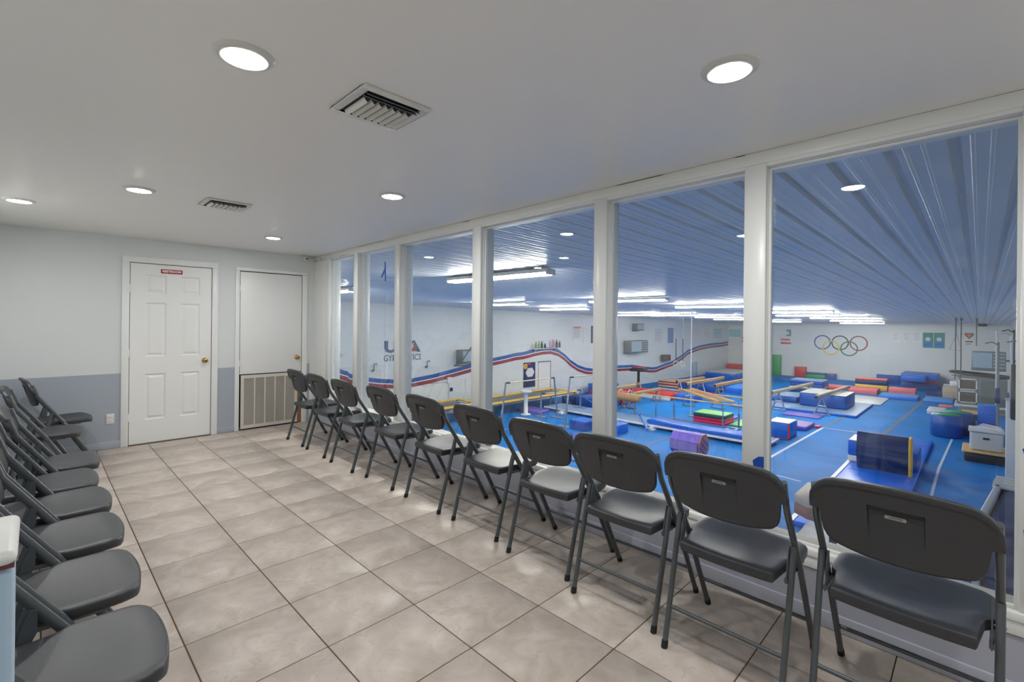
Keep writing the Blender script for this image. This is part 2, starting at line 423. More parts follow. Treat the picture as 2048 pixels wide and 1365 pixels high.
# posts: front board, stepped jamb, glass stop
edges = [(6.47, 6.55)] + [(panes[k+1][1], panes[k][0]) for k in range(5)] + [(panes[5][0]-.11, panes[5][0])]
for n, (a, b_) in enumerate(edges):
    p = MB(); wbox(p, a, b_, -.008, .02, .363, OPEN_Z1+.017)
    wbox(p, a-.001, b_+.001, .02, .062, .346, OPEN_Z1)
    wbox(p, a+.012, b_-.012, .062, GTH, .346, OPEN_Z1)
    o = p.build('trim_%d' % (5+n), TRIM, bevel=.002, seg=1); tag(o, kind='structure')
for n, (a, b_) in enumerate(panes):
    r = bpy.data.objects.new('window_%d' % (n+1), None); COL.objects.link(r)
    tag(r, ['narrow window pane nearest the back wall', 'window pane second from the back wall, with a scrap of blue tape', 'wide window pane third from the back wall',
            'wide window pane fourth from the back wall', 'window pane fifth from the back wall', 'tall window pane nearest the camera, facing the rings mural'][n], kind='structure')
    g = MB(); wbox(g, a-.009, b_+.009, .070, .076, .347, OPEN_Z1-.001); g.build('glass_pane', GLASS, r)
    for nm, (y0, y1, z0, z1) in {'a': (a-.0005, a+.011, .346, OPEN_Z1-.001), 'b': (b_-.011, b_+.0005, .346, OPEN_Z1-.001), 'c': (a+.011, b_-.011, OPEN_Z1-.013, OPEN_Z1-.001), 'd': (a+.011, b_-.011, .346, .358)}.items():
        s_ = MB(); wbox(s_, y0, y1, .050, .0695, z0, z1); s_.build('glazing_bead', TRIM, r)
# dark cracks along the header joint
for y, l, z in ((4.95, .62, CEIL-.004), (3.35, .10, CEIL-.006), (1.42, .34, CEIL-.004), (.93, .05, CEIL-.004), (5.9, .25, OPEN_Z1+.012)):
    c = MB(); wbox(c, y, y+l, -.0075, -.0055, z, z+.0025); c.build('joint_crack', DARK, wz)

# blue tape scraps
def scrap(lbl, y, z, poly, off, side=None):
    b = MB(); n = len(poly)
    v0 = [(WX(y+p[0], off), y+p[0], z+p[1]) for p in poly]; v1 = [(WX(y+p[0], off-.0012), y+p[0], z+p[1]) for p in poly]
    b.add(v0+v1, [tuple(range(n)), tuple(range(n, 2*n))[::-1]] + [(i, (i+1) % n, n+(i+1) % n, n+i) for i in range(n)])
    o = b.build('tape_scrap', TAPE); tag(o, lbl, 'tape', 'torn blue tape on the window frames')
scrap('torn blue tape on the white post behind the second nearest chair', .845, .735, [(-.028,-.13),(.03,-.15),(.033,-.1),(.02,-.06),(.045,-.035),(.022,-.03),(.028,.01),(.0,.035),(-.028,.04)], -.0085)
scrap('small torn blue tape on the far right window post', -.150, .975, [(-.05,-.05),(.01,-.04),(.022,.0),(.03,.03),(.0,.045),(-.05,.05)], -.0085)
scrap('large torn blue tape low on the far right window post', -.160, .60, [(-.05,-.10),(.0,-.11),(.02,-.07),(.03,.02),(.035,.09),(.01,.075),(-.05,.09)], -.0085)
scrap('blue Y-shaped tape scrap stuck high on the second window pane', 5.04, 2.085, [(-.014,.10),(.006,.11),(.014,.02),(.095,-.07),(.075,-.085),(.008,-.025),(-.004,-.13),(-.028,-.13),(-.022,-.03)], .0685)

# ------------------------------------------------------------------ ceiling downlights and vents
EM = emat('downlight_emission', (1.0, .985, .97), ROOM_LAMP)
def make_downlight(lbl):
    t = thing('downlight', lbl, 'ceiling light', (0,0,0), 0, 'round downlights in the viewing room ceiling')
    MB().lathe([(.066, -.004), (.070, -.014), (.082, -.012), (.098, -.004), (.100, 0)], n=32).build('trim_ring', METW, t)
    MB().lathe([(.0, -.0165), (.04, -.016), (.060, -.0125), (.0655, -.004)], n=20).build('light_disc', EM, t)
    return t
dl = make_downlight('x')
L_ = [((.516, 1.867), 'large-looking round downlight at upper left above the tile floor'),
      ((1.79, .662), 'large-looking round downlight at upper right near the windows'),
      ((.521, 4.34), 'round downlight left of the farther ceiling vent'),
      ((-.10, 5.469), 'round downlight at the left edge of the picture above the back wall'),
      ((1.866, 3.124), 'round downlight in mid ceiling, right of the farther vent'),
      ((1.895, 5.716), 'small far round downlight above the two doors'),
      ((.52, -.62), 'round downlight behind the camera on the left'), ((1.8, -1.6), 'round downlight behind the camera on the right')]
for k, ((x, y), lbl) in enumerate(L_):
    o = dl if k == 0 else copy_tree(dl); o.location = (x, y, CEIL); o['label'] = lbl
def make_vent(lbl):
    t = thing('ceiling_vent', lbl, 'vent', (0,0,0), 0, 'square supply vents in the ceiling')
    A, B, h = .158, .165, .115
    f = MB()
    for (a, b_, c, d) in ((-A, A, -B, -h-.015), (-A, A, h+.015, B), (-A, -h-.01, -h-.015, h+.015), (h+.01, A, -h-.015, h+.015)):
        f.box((a, c, -.010), (b_, d, 0))
    f.build('vent_frame', METW, t, bevel=.004)
    hx, hy = h+.01, h+.015
    MB().box((-hx, -hy, -.003), (hx, hy, -.001)).build('vent_throat', mat('vent_dark', (40, 42, 44), .8), t)
    for y in (-.112, -.088):
        M = Matrix.Translation((0, y, -.012)) @ Matrix.Rotation(.7, 4, 'X')
        MB().box((-hx, -.014, -.0015), (hx, .014, .0015), M=M).build('long_louvre', mat('vent_grey', (112, 116, 118), .5), t)
    for k in range(7):
        x = -.10+k*.033
        b = MB(); pts = [(-.008, -.002), (-.004, -.010), (.002, -.016), (.008, -.020)]
        vs = [(x+p[0], yy, p[1]-.002) for yy in (-.06, .118) for p in pts] + [(x+p[0], yy, p[1]-.0035) for yy in (-.06, .118) for p in pts]
        n = 4; fs = []
        for q in range(3): fs += [(q, q+1, n+q+1, n+q), (2*n+q, 2*n+n+q, 2*n+n+q+1, 2*n+q+1), (q, 2*n+q, 2*n+q+1, q+1), (n+q, n+q+1, 3*n+q+1, 3*n+q)]
        fs += [(0, n, 3*n, 2*n), (3, 2*n+3, 3*n+3, n+3)]
        b.add(vs, fs); b.build('curved_fin', METW, t)
    return t
v1 = make_vent('square ceiling vent between the two nearest downlights, its fins clearly seen'); v2 = copy_tree(v1)
v1.location = (1.065, 1.89, CEIL); v2.location = (1.083, 4.388, CEIL); v2['label'] = 'farther square ceiling vent seen edge-on before the back wall'

# half wall at the lower left
hw = thing('half_wall', 'blue-grey half wall with a rounded white cap at the lower left edge', 'partition', (LEFT, .83, 0))
MB().box((.012, -.055, .001), (.4045, .062, 1.200)).build('wall_body', mat('half_wall_paint', (150, 172, 190), .45, noise=.03, scale=8), hw, bevel=.006)
MB().box((.012, -.072, 1.205), (.408, .072, 1.222)).build('cap_board', mat('cap_white', (205, 206, 204), .4, noise=.04, scale=14), hw, bevel=.008, seg=3)
MB().box((.012, -.064, 1.200), (.4055, .064, 1.2045)).build('red_edge_strip', mat('strip_red', (96, 44, 46), .5), hw)

# ------------------------------------------------------------------ folding chairs
def spaced(n, W, r):
    xs = []
    m = 5
    for k in range(m): xs.append(-W + r*(1-math.cos(PI/2*k/m)))
    inner = n-2*m
    for k in range(inner+1): xs.append(-W+r + (2*W-2*r)*k/inner)
    for k in range(m-1, -1, -1): xs.append(W - r*(1-math.cos(PI/2*k/m)))
    return xs
def backrest_mesh():
    W = .249
    ztop = lambda x: .893 - .026*(x/W)**2 - (0 if abs(x) < W-.08 else .085*(1-math.sqrt(max(0, 1-((abs(x)-(W-.08))/.08)**2))))
    zbot = lambda x: .615 + .026*(x/W)**2 + (0 if abs(x) < W-.05 else .045*(1-math.sqrt(max(0, 1-((abs(x)-(W-.05))/.05)**2))))
    slope = -.283
    xs = sorted(set([round(v, 5) for v in spaced(20, W, .08)] + [-.076, -.074, -.07, .07, .074, .076]))
    ts = [0, .02, .05, .1, .2, .3, .4, .5, .57, .61, .66, .70, .72, .735, .75, .80, .85, .88, .90, .915, .93, .96, .98, .993, 1]
    def yc(x, z, t):
        y = -.2 + (z-.70)*slope - .030*(1-(x/W)**2) + .006
        return y
    back, front = [], []
    for t in ts:
        for x in xs:
            z0, z1 = zbot(x), ztop(x); z = z0+(z1-z0)*t
            y = yc(x, z, t)
            q = max(0, min(1, (t-.65)/.06)); x0_ = x; x = math.copysign(.08+(abs(x)-.08)*(1-(1-q*q*(3-2*q))*(.15+.06*(1-t))), x) if abs(x) > .08 else x
            e = min(t, 1-t)*(z1-z0); ex = W-abs(x); ee = min(e, ex)
            th = .004 + .007*min(1, max(0, ee)/.014)**.5
            dt = (1-t)*(z1-z0); dsd = (W-abs(x0_))*1.3 if t > .68 else 1
            qq = max(0, min(1, (min(dt, dsd)-.020)/.012)); bul = .011*(1-qq*qq*(3-2*qq))     # rolled lip round the top
            yb, yf = y-th-bul, y+th
            zz = z
            if abs(x0_) < .0745:           # scooped handle recess on the back
                if t < .72:
                    rec = .016*max(0, min(1, t/.72))**1.5
                    wgt = 1 if abs(x0_) <= .071 else .0
                    yb = yb + rec*wgt
            back.append((x, yb, zz)); front.append((x, yf, zz))
    nx, nt = len(xs), len(ts); b = MB(); N = nx*nt
    fs = []; sm = []
    for j in range(nt-1):
        for i in range(nx-1):
            a = j*nx+i
            fs.append((a, a+1, a+nx+1, a+nx)); fs.append((N+a, N+a+nx, N+a+nx+1, N+a+1))
    for i in range(nx-1): fs.append((i, N+i, N+i+1, i+1)); a = (nt-1)*nx+i; fs.append((a, a+1, N+a+1, N+a))
    for j in range(nt-1): a = j*nx; fs.append((a, a+nx, N+a+nx, N+a)); a = j*nx+nx-1; fs.append((a, N+a, N+a+nx, a+nx))
    b.add(back+front, fs, 0, True)
    me = b.mesh('backrest', PLAST)
    try: me.set_sharp_from_angle(angle=math.radians(42))
    except Exception: pass
    return me
def seat_mesh():
    # outline narrow at the hinge, full and rounded at the front
    top, bot, low = [], [], []
    ns, nt = 17, 16
    def hw_(t):   # half width along the depth
        if t < .35: return .188 + .012*(t/.35)
        if t < .5: q = (t-.35)/.15; return .200 + .028*(q*q*(3-2*q))
        if t < .8: return .228
        q = (t-.8)/.2; return .228 - .075*(1-math.sqrt(max(0, 1-q*q)))
    ts = [0, .03, .1, .2, .3, .38, .45, .52, .6, .7, .8, .86, .91, .95, .98, 1]
    vs = []
    for t in ts:
        for k in range(ns):
            s_ = -math.cos(PI*k/(ns-1)); s_ = math.copysign(abs(s_)**.8, s_) if abs(s_) > 1e-6 else 0
            x = s_*hw_(t)
            y = -.185 + .405*t + (.014*(1-s_*s_) if t > .9 else 0)*((t-.9)/.1 if t > .9 else 0) - .012*(1-s_*s_)*(1-t)**6
            z = .470 - .020*(1-s_*s_)*math.sin(PI*min(1, t*1.05)) + .004*t
            if t > .86: z -= .012*((t-.86)/.14)**2
            edge = max(abs(s_), 1-t/.06 if t < .06 else 0)
            if edge > .93: z -= .006*((edge-.93)/.07)
            vs.append((x, y, z))
    N = len(vs); fs = []
    n = ns; m = len(ts)
    for j in range(m-1):
        for i in range(n-1): a = j*n+i; fs.append((a, a+1, a+n+1, a+n))
    # border loop
    loop = [i for i in range(n)] + [j*n+n-1 for j in range(1, m)] + [(m-1)*n+i for i in range(n-2, -1, -1)] + [j*n for j in range(m-2, 0, -1)]
    rings = [loop]
    for (dz, sc_) in ((-.006, 1.012), (-.030, 1.010), (-.040, .985), (-.040, .93), (-.018, .92)):
        ring = []
        for i in loop:
            x, y, z = vs[i]; cy = .03
            vs.append((x*sc_, cy+(y-cy)*sc_, z+dz)); ring.append(len(vs)-1)
        rings.append(ring)
    L = len(loop)
    for a, b_ in zip(rings, rings[1:]):
        for q in range(L): fs.append((a[q], a[(q+1) % L], b_[(q+1) % L], b_[q]))
    fs.append(tuple(rings[-1]))
    me = MB().add(vs, fs, 0, True).mesh('seat', PLAST)
    try: me.set_sharp_from_angle(angle=math.radians(60))
    except Exception: pass
    return me
def make_chair():
    t = thing('folding_chair', 'x', 'chair', (0,0,0), 0, 'x')
    X = .2375
    link('seat', seat_mesh(), t)
    br = link('backrest', backrest_mesh(), t)
    # badge below the handle slot
    bm_ = MB().prism([(-.026,-.006),(.026,-.006),(.029,0),(.026,.007),(-.026,.007),(-.029,0)], 0, .002, 0)
    me1 = bm_.mesh('badge', [BADGE, BLACK])
    tmx = text_mesh('LIFETIME', .0095, BLACK, extrude=.0003, M=Matrix.Translation((0, 0, .0022)))
    bmm = bmesh.new(); bmm.from_mesh(me1); k0 = len(bmm.faces); bmm.from_mesh(tmx)
    bmm.faces.ensure_lookup_table()
    for f in bmm.faces[k0:]: f.material_index = 1
    tilt = math.atan(.283)
    bmm.transform(Matrix.Translation((.0, -.2475, .785)) @ Matrix.Rotation(PI/2+tilt-.03, 4, 'X')); bmm.to_mesh(me1); bmm.free()
    bd = link('badge', me1, br); bd['label'] = 'small pale maker badge'
    MB().prism([(-.073, 0), (.073, 0), (.070, -.013), (-.070, -.013)], -.266, -.249, M=Matrix.Translation((0, 0, .8155)) @ Matrix(((1,0,0,0),(0,0,1,0),(0,1,0,0),(0,0,0,1)))).build('slot_shade', RUB, br)  # black block painting the shade inside the open handle slot
    for s_ in (-1, 1):
        # long tube: front foot up past the seat into the backrest
        f0 = Vector((s_*X, .238, .012)); f1 = Vector((s_*X, -.005, .45)); f2 = Vector((s_*(X-.001), -.188, .72)); f3 = Vector((s_*(X-.004), -.226, .835))
        lg = MB().tube([f0, f1, f2, f3], .0115, 12, ry=.0165).build('leg', TUBE, t)
        MB().tube([(s_*X, .245, 0), (s_*X, .228, .03)], .0135, 10, ry=.018).build('foot_cap', RUB, lg)
        r0 = Vector((s_*(X-.003), -.240, .012)); r1 = Vector((s_*(X+.001), -.088, .555))
        lg = MB().tube([r0, r0*.35+r1*.65, r1], .0115, 12, ry=.0155).build('leg', TUBE, t)
        MB().tube([(s_*(X-.003), -.2435, 0), (s_*(X-.003), -.2355, .03)], .0135, 10, ry=.018).build('foot_cap', RUB, lg)
        # hinge plate at the top of the rear leg and link arm under the seat
        M = Matrix.Translation((s_*(X-.018), 0, 0))
        MB().prism([(-.13, .415), (-.10, .415), (-.070, .48), (-.070, .55), (-.088, .555), (-.105, .51)], -.002, .002, M=M @ Matrix(((0,0,1,0),(1,0,0,0),(0,1,0,0),(0,0,0,1)))).build('hinge_plate', TUBE, t)
        MB().box((s_*(X-.018)-.006, -.13, .420), (s_*(X-.018)+.006, .12, .434)).build('seat_rail', TUBE, t)
        MB().tube([(s_*(X-.016), .0, .443), (s_*(X+.014), .0, .443)], .005, 8).build('rivet', CHROME, t)
    MB().tube([(-X+.005, -.195, .165), (X-.005, -.195, .165)], .0085, 10).build('crossbar', TUBE, t)
    MB().tube([(-X+.005, .150, .165), (X-.005, .150, .165)], .0085, 10).build('crossbar', TUBE, t)
    return t
chair0 = make_chair()
ordw = ['ninth', 'eighth', 'seventh', 'sixth', 'fifth', 'fourth', 'third', 'second']
rowR = [(2.45, 5.845, 'farthest charcoal folding chair of the window row, beside the air grille'),
        (2.435, 5.22, 'charcoal folding chair in the window row, second from the air grille'),
        (2.42, 4.56, 'charcoal folding chair in the window row, third from the air grille'),
        (2.45, 3.87, 'charcoal folding chair in the window row, fourth from the air grille'),
        (2.44, 3.18, 'charcoal folding chair in the window row, fifth from the air grille'),
        (2.445, 2.545, 'charcoal folding chair in the window row, fifth from the camera'),
        (2.40, 1.915, 'charcoal folding chair in the window row, fourth from the camera'),
        (2.337, 1.342, 'charcoal folding chair in the window row, third from the camera'),
        (2.278, .775, 'charcoal folding chair in the window row, second nearest the camera'),
        (2.315, .193, 'nearest charcoal folding chair of the window row, at the lower right')]
first = True
for k, (x, y, lbl) in enumerate(rowR):
    c = chair0 if k == 0 else copy_tree(chair0)
    c.location = (x, y, 0); c.rotation_euler = (0, 0, -PI/2 + random.uniform(-.02, .02) - (.02 if k > 7 else 0))
    c.scale = {7: (1.01, 1, 1.015), 8: (1.02, 1, 1.04), 9: (1.05, 1, 1.05)}.get(k, (1, 1, 1))
    c['label'] = lbl; c['group'] = 'folding chairs facing the gym windows'
rowL = [(.185, 6.62, .10, 'charcoal folding chair at the far end of the left row, under the dado edge'),
        (.075, 5.90, 0, 'charcoal folding chair in the left row, second from the back wall'),
        (.105, 4.60, 0, 'charcoal folding chair in the left row, third from the back wall'),
        (.06, 4.07, 0, 'charcoal folding chair in the left row, fourth from the back wall'),
        (.08, 3.56, .01, 'charcoal folding chair in the left row, fifth from the back wall'),
        (.08, 3.03, 0, 'charcoal folding chair in the left row, third nearest the camera'),
        (.075, 2.47, -.01, 'charcoal folding chair in the left row, second nearest the camera'),
        (.075, 1.90, -.03, 'charcoal folding chair in the left row, nearest the camera at the lower left')]
for x, y, rz, lbl in rowL:
    c = copy_tree(chair0); c.location = (x, y, 0); c.rotation_euler = (0, 0, -PI/2+rz)
    c['label'] = lbl; c['group'] = 'folding chairs along the left wall'
#GYM
EY = 0.0    # gym wall heights below are world heights
# ------------------------------------------------------------------ gym shell (floor 2.6 m below the viewing room)
GZ = -2.6
def wallY(x): return 17.0-.033*(x-5)
FARX = 43.0; GR = -1.3
def cz(x, y): return 2.38-.0168*(x-3)-.0056*y
MATW = mat('gym_wall_white', (214, 220, 220), .5, noise=.02, scale=.4)
def carpet():
    m, nt, b = nmat('blue_gym_carpet'); b.inputs['Roughness'].default_value = .6; b.inputs['Specular IOR Level'].default_value = .15
    tc = nt.nodes.new('ShaderNodeTexCoord'); n = nt.nodes.new('ShaderNodeTexNoise'); n.inputs['Scale'].default_value = .7; n.inputs['Detail'].default_value = 5
    nt.links.new(tc.outputs['Object'], n.inputs['Vector']); r = nt.nodes.new('ShaderNodeValToRGB')
    r.color_ramp.elements[0].color = lin((0, 100, 170)); r.color_ramp.elements[1].color = lin((2, 122, 204))
    r.color_ramp.elements[0].position = .3; r.color_ramp.elements[1].position = .75
    nt.links.new(n.outputs['Fac'], r.inputs[0]); nt.links.new(r.outputs[0], b.inputs['Base Color']); return m
CARP = carpet()
def vin(name, rgb, rough=.42, **k): return mat('vinyl_'+name, rgb, rough, bump=.10, bscale=9, noise=.04, scale=3, **k)
BLUE = vin('blue', (6, 100, 205)); DBLUE = vin('deep_blue', (6, 74, 156)); NAVY = vin('navy', (14, 40, 92)); GREYB = vin('grey_blue', (120, 150, 190), .35)
RED = vin('red', (196, 44, 46)); PINK = vin('salmon', (224, 112, 112)); MAG = vin('magenta', (222, 20, 92)); PURP = vin('purple', (104, 84, 186)); LILM = vin('lilac', (142, 120, 186))
GREEN = vin('green', (40, 150, 80)); LIME = vin('lime', (120, 205, 105)); DGREEN = vin('dark_green', (14, 70, 66)); YEL = vin('yellow', (240, 190, 66)); ORNG = vin('orange', (244, 130, 88)); SKY = vin('sky', (62, 140, 226))
WOOD = mat('varnished_wood', (206, 170, 112), .4, noise=.15, scale=7); SUEDE = mat('beam_suede', (176, 164, 144), .7, noise=.05, scale=5); TAN = mat('tan_leather', (172, 136, 90), .5, noise=.08, scale=6)
STEEL = mat('steel_post', (150, 160, 176), .3, .7); GMETAL = mat('grey_metal', (118, 126, 130), .45, .3); LGREY = mat('light_grey_vinyl', (196, 200, 204), .4); BEIGE = mat('beige_board', (206, 190, 160), .5)
ROPE = mat('rope_grey', (92, 84, 74), .8); WVIN = mat('white_vinyl', (222, 224, 226), .4); SEAM = mat('carpet_seam_grey', (92, 104, 122), .8)

gf = MB().box((WX(0, GTH)-.4, GR-.1, GZ-.1), (FARX+.1, 17.4, GZ)).build('floor', CARP); tag(gf, 'blue carpeted gym floor seen through the windows', kind='structure')
def strip(nm, x0, y0, x1, y1, wd, m, z=.004, par=None):
    a = Vector((x0, y0, 0)); b_ = Vector((x1, y1, 0)); d = (b_-a).normalized(); n = Vector((-d.y, d.x, 0))*wd/2
    return MB().prism([tuple((a-n)[:2]), tuple((b_-n)[:2]), tuple((b_+n)[:2]), tuple((a+n)[:2])], GZ+.0005, GZ+z).build(nm, m, par or gf)
WT = mat('white_floor_tape', (196, 206, 222), .5)
strip('tape_line', 22.2, 4.44, 6.0, 4.78, .09, WT); strip('tape_line', 22.2, 4.42, 22.2, 2.70, .05, WT)
strip('tape_line', 23.5, .70, 18.3, .82, .06, WT); strip('tape_line', 18.3, .82, 12.0, .80, .06, WT)
strip('tape_line', 21.3, 1.9, 21.6, 1.25, .05, WT); strip('tape_line', 14.2, 3.9, 14.1, 3.3, .05, WT)
strip('carpet_seam', 22.3, 2.56, 34.5, 2.2, .14, SEAM); strip('carpet_seam', 22.3, 4.42, 26.0, 4.25, .12, SEAM); strip('carpet_seam', 24, 7.2, 20.5, 7.4, .1, SEAM)
strip('carpet_seam', 4, 7.9, 19, 7.9, .08, SEAM); strip('carpet_seam', 19.5, 9.0, 19.5, 14.5, .09, SEAM)

o = MB().add([(WX(17, GTH)-.3, wallY(2.8), GZ-.1), (FARX+.1, wallY(FARX), GZ-.1), (FARX+.1, wallY(FARX)+.15, GZ-.1), (WX(17, GTH)-.3, 17.25, GZ-.1),
              (WX(17, GTH)-.3, wallY(2.8), 2.7), (FARX+.1, wallY(FARX), 2.7), (FARX+.1, wallY(FARX)+.15, 2.7), (WX(17, GTH)-.3, 17.25, 2.7)],
             [(3,2,1,0),(4,5,6,7),(0,1,5,4),(1,2,6,5),(2,3,7,6),(3,0,4,7)]).build('wall_gym_left', MATW)
tag(o, 'long white gym wall with the red and blue wave', kind='structure'); GL = o
o = MB().box((FARX, GR-.1, GZ-.1), (FARX+.12, 16, 2.7)).build('wall_gym_far', MATW); tag(o, 'white far gym wall with five interlocked rings', kind='structure'); GF = o
o = MB().box((2.95, GR-.15, GZ-.1), (FARX+.1, GR, 2.7)).build('wall_gym_right', MATW); tag(o, 'white right-hand gym wall behind hanging equipment', kind='structure')
o = MB().box((WX(7, .02), BACK+.13, GZ-.1), (WX(7, GTH), 17.2, 2.7)).build('wall_gym_near', MATW); tag(o, 'gym side wall beyond the viewing room', kind='structure')

# ribbed metal ceiling, one sheet at a time
CM = mat('white_ribbed_steel', (206, 212, 218), .38, .2, noise=.04, scale=1.5)
gc = bpy.data.objects.new('ceiling', None); COL.objects.link(gc); tag(gc, 'white ribbed metal gym ceiling', kind='structure')
PIT = .247; y = GR-.06; k = 0
ends = (WX(0, GTH)-.02, FARX+.05)
while y < 17.1:
    prof = []
    for q in range(4):
        b0 = y+q*PIT
        prof += [(b0, 0), (b0+.075, 0), (b0+.08, -.004), (b0+.092, -.004), (b0+.097, 0), (b0+.145, 0), (b0+.15, -.004), (b0+.162, -.004), (b0+.167, 0), (b0+.195, 0), (b0+.208, .034), (b0+.232, .034), (b0+.245, 0)]
    vs = []; fs = []
    n = len(prof)
    for lay in (0, .004):
        for x in ends:
            for (py, pz) in prof: vs.append((x, py, cz(x, py)+pz+lay))
    for i in range(n-1): fs += [(i, i+1, n+i+1, n+i), (2*n+i, 3*n+i, 3*n+i+1, 2*n+i+1)]
    MB().add(vs, fs).build('ceiling_sheet', CM, gc)
    y += 4*PIT
MB().add([(2.9, GR-.1, 2.55), (FARX+.1, GR-.1, 2.0), (FARX+.1, 17.3, 1.9), (2.9, 17.3, 2.47), (2.9, GR-.1, 2.6), (FARX+.1, GR-.1, 2.1), (FARX+.1, 17.3, 2.0), (2.9, 17.3, 2.55)],
         [(0,1,2,3),(7,6,5,4),(0,4,5,1),(1,5,6,2),(2,6,7,3),(3,7,4,0)]).build('roof_deck', DARK, gc)

# fluorescent fixtures
TE = emat('tube_emission', (1.0, .95, .84), GYM_LAMP)
def make_fix():
    t = thing('tube_light', 'x', 'ceiling light', (0,0,0), 0, 'fluorescent tube lights under the gym ceiling')
    MB().box((-.10, -1.2, -.05), (.10, 1.2, 0)).build('housing', METW, t)
    for x in (-.055, .055):
        MB().tube([(x, -1.16, -.07), (x, 1.16, -.07)], .02, 8).build('tube', TE, t)
    MB().box((-.10, -1.2, -.085), (.10, -1.17, -.05)).box((-.10, 1.17, -.085), (.10, 1.2, -.05)).build('end_cap', METW, t)
    return t
fx = [(5.35, 5.7, 'large near tube light behind the third and fourth panes'), (5.2, 11.6, 'tube light seen through the narrow pane by the back wall'),
      (11.2, 11.6, 'tube light left of the bottle shelf, through the fourth pane'), (14.7, 11.7, 'tube light above the bottle shelf'),
      (11.4, 6.9, 'tube light highest in the fifth pane'), (15.2, 6.1, 'long tube light at the right of the fifth pane'), (21.0, 12.0, 'tube light over the hanging gym rings, left'),
      (22.0, 10.7, 'tube light over the hanging gym rings, right'), (25.0, 9.7, 'far tube light right of the fifth pane middle'), (29.0, 10.3, 'farther tube light right of the fifth pane middle'),
      (20.0, 4.9, 'tube light highest in the sixth pane'), (23.3, 5.3, 'second tube light down in the sixth pane'), (27.0, 4.8, 'third tube light down in the sixth pane'),
      (32.0, 4.9, 'fourth tube light down in the sixth pane'), (34.0, 9.2, 'farthest tube light beside the wide post'), (38.0, 5.5, 'last tube light before the rings mural')]
f0 = make_fix()
for k, (x, y, lbl) in enumerate(fx):
    o = f0 if k == 0 else copy_tree(f0); o.location = (x, y, cz(x, y)-.032); o['label'] = lbl

# ------------------------------------------------------------------ wall mural: wave, rings, lettering
def wl_pt(x, z, off=.004): return (x, wallY(x)-off, z+EY)
st = [(7.4, -.37), (7.72, -.42), (8.29, -.62), (8.33, -.69), (8.51, -.76), (9.07, -.90), (9.56, -.99), (10.24, -1.07), (11.03, -1.09), (12.14, -.98), (13.49, -.77), (14.21, -.65), (15.43, -.44), (16.18, -.36), (16.99, -.25), (17.56, -.22),
      (18.54, -.08), (19.1, -.03), (19.67, -.03), (20.29, -.18), (20.85, -.46), (21.35, -.8), (22.02, -1.12), (22.73, -1.32), (23.47, -1.42), (26.08, -1.37), (27.69, -1.42), (28.76, -1.57), (30.09, -1.72), (30.73, -1.73), (31.4, -1.63),
      (32.08, -1.54), (33.07, -1.42), (33.71, -1.23), (34.78, -.93), (35.44, -.67), (37.4, -.40), (39.44, -.27), (41.57, -.24), (42.9, -.16)]
wave = thing('wave_mural', 'blue and red painted wave running along the long gym wall', 'mural', (0, 0, 0))
def band(nm, z0, z1, m, j0, j1):
    b = MB(); vs = []; n = 0
    for (x, z) in st[j0:j1]:
        vs += [wl_pt(x, z+z0, .001), wl_pt(x, z+z1, .001), wl_pt(x, z+z0), wl_pt(x, z+z1)]; n += 1
    fs = []
    for i in range(n-1):
        a = i*4; fs += [(a+2, a+6, a+7, a+3), (a+1, a+3, a+7, a+5), (a, a+4, a+6, a+2)]
    b.add(vs, fs); b.build(nm, m, wave)
band('blue_band', .02, .19, mat('mural_blue', (28, 84, 160), .5), 0, len(st)); band('white_line', -.02, .02, mat('mural_white', (235, 238, 238), .5), 0, len(st)); band('red_band', -.18, -.02, mat('mural_red', (140, 48, 56), .5), 0, len(st))
# five rings
rg = thing('rings_mural', 'five interlocked coloured rings painted on the far gym wall', 'mural', (FARX, 7.55, EY))
for (y, z, c, nm) in ((8.69, .19, (44, 92, 150), 'blue_ring'), (7.55, .19, (50, 66, 70), 'black_ring'), (6.40, .19, (150, 70, 80), 'red_ring'), (8.13, -.22, (222, 196, 84), 'yellow_ring'), (6.98, -.23, (60, 122, 84), 'green_ring')):
    b = MB(); vs = []; N = 48
    for k in range(N):
        t = 2*PI*k/N
        for r, d in ((.56, -.002), (.56, -.010), (.475, -.010), (.475, -.002)): vs.append((d - (.004 if 'yellow' in nm or 'green' in nm else 0), y-7.55+r*math.cos(t), z+r*math.sin(t)))
    fs = []
    for k in range(N):
        j = (k+1) % N
        for q in range(4): fs.append((k*4+q, k*4+(q+1) % 4, j*4+(q+1) % 4, j*4+q))
    b.add(vs, fs); b.build(nm, mat('paint_'+nm, c, .5), rg)
# wall lettering
lg = thing('wall_emblem', 'blue and red painted wall emblem reading USA GYMNASTICS', 'emblem', (10.62, wallY(10.62)-.006, EY), math.atan(-.033))
EB = mat('emblem_blue', (40, 70, 112), .5); ER = mat('emblem_red', (150, 66, 66), .5)
RX = Matrix.Rotation(PI/2, 4, 'X')
def wtext(txt, size, x, z, m, parent, nm='lettering', sx=1, bold=0, sh=0, sz=1, ex=.002):
    me = text_mesh(txt, size, m, nm, ex, M=Matrix.Translation((x, 0, z)) @ RX @ Matrix.Diagonal((sx, sz, 1, 1)), bold=bold, shear=sh)
    return link(nm, me, parent)
wtext('U', .62, -.55, .42, EB, lg, 'blue_letter', 1.35, .03); wtext('S', .55, -.02, .42, ER, lg, 'red_letter', 1.2, .03); wtext('A', .62, .50, .42, EB, lg, 'blue_letter', 1.35, .03)
MB().box((-.42, -.006, .26), (-.16, -.003, .62)).build('red_panel', ER, lg)
MB().prism([(.18, .24), (.66, .24), (.50, .60), (.34, .60)], -.007, -.004, M=Matrix(((1,0,0,0),(0,0,1,0),(0,1,0,0),(0,0,0,1)))).build('red_panel', ER, lg)
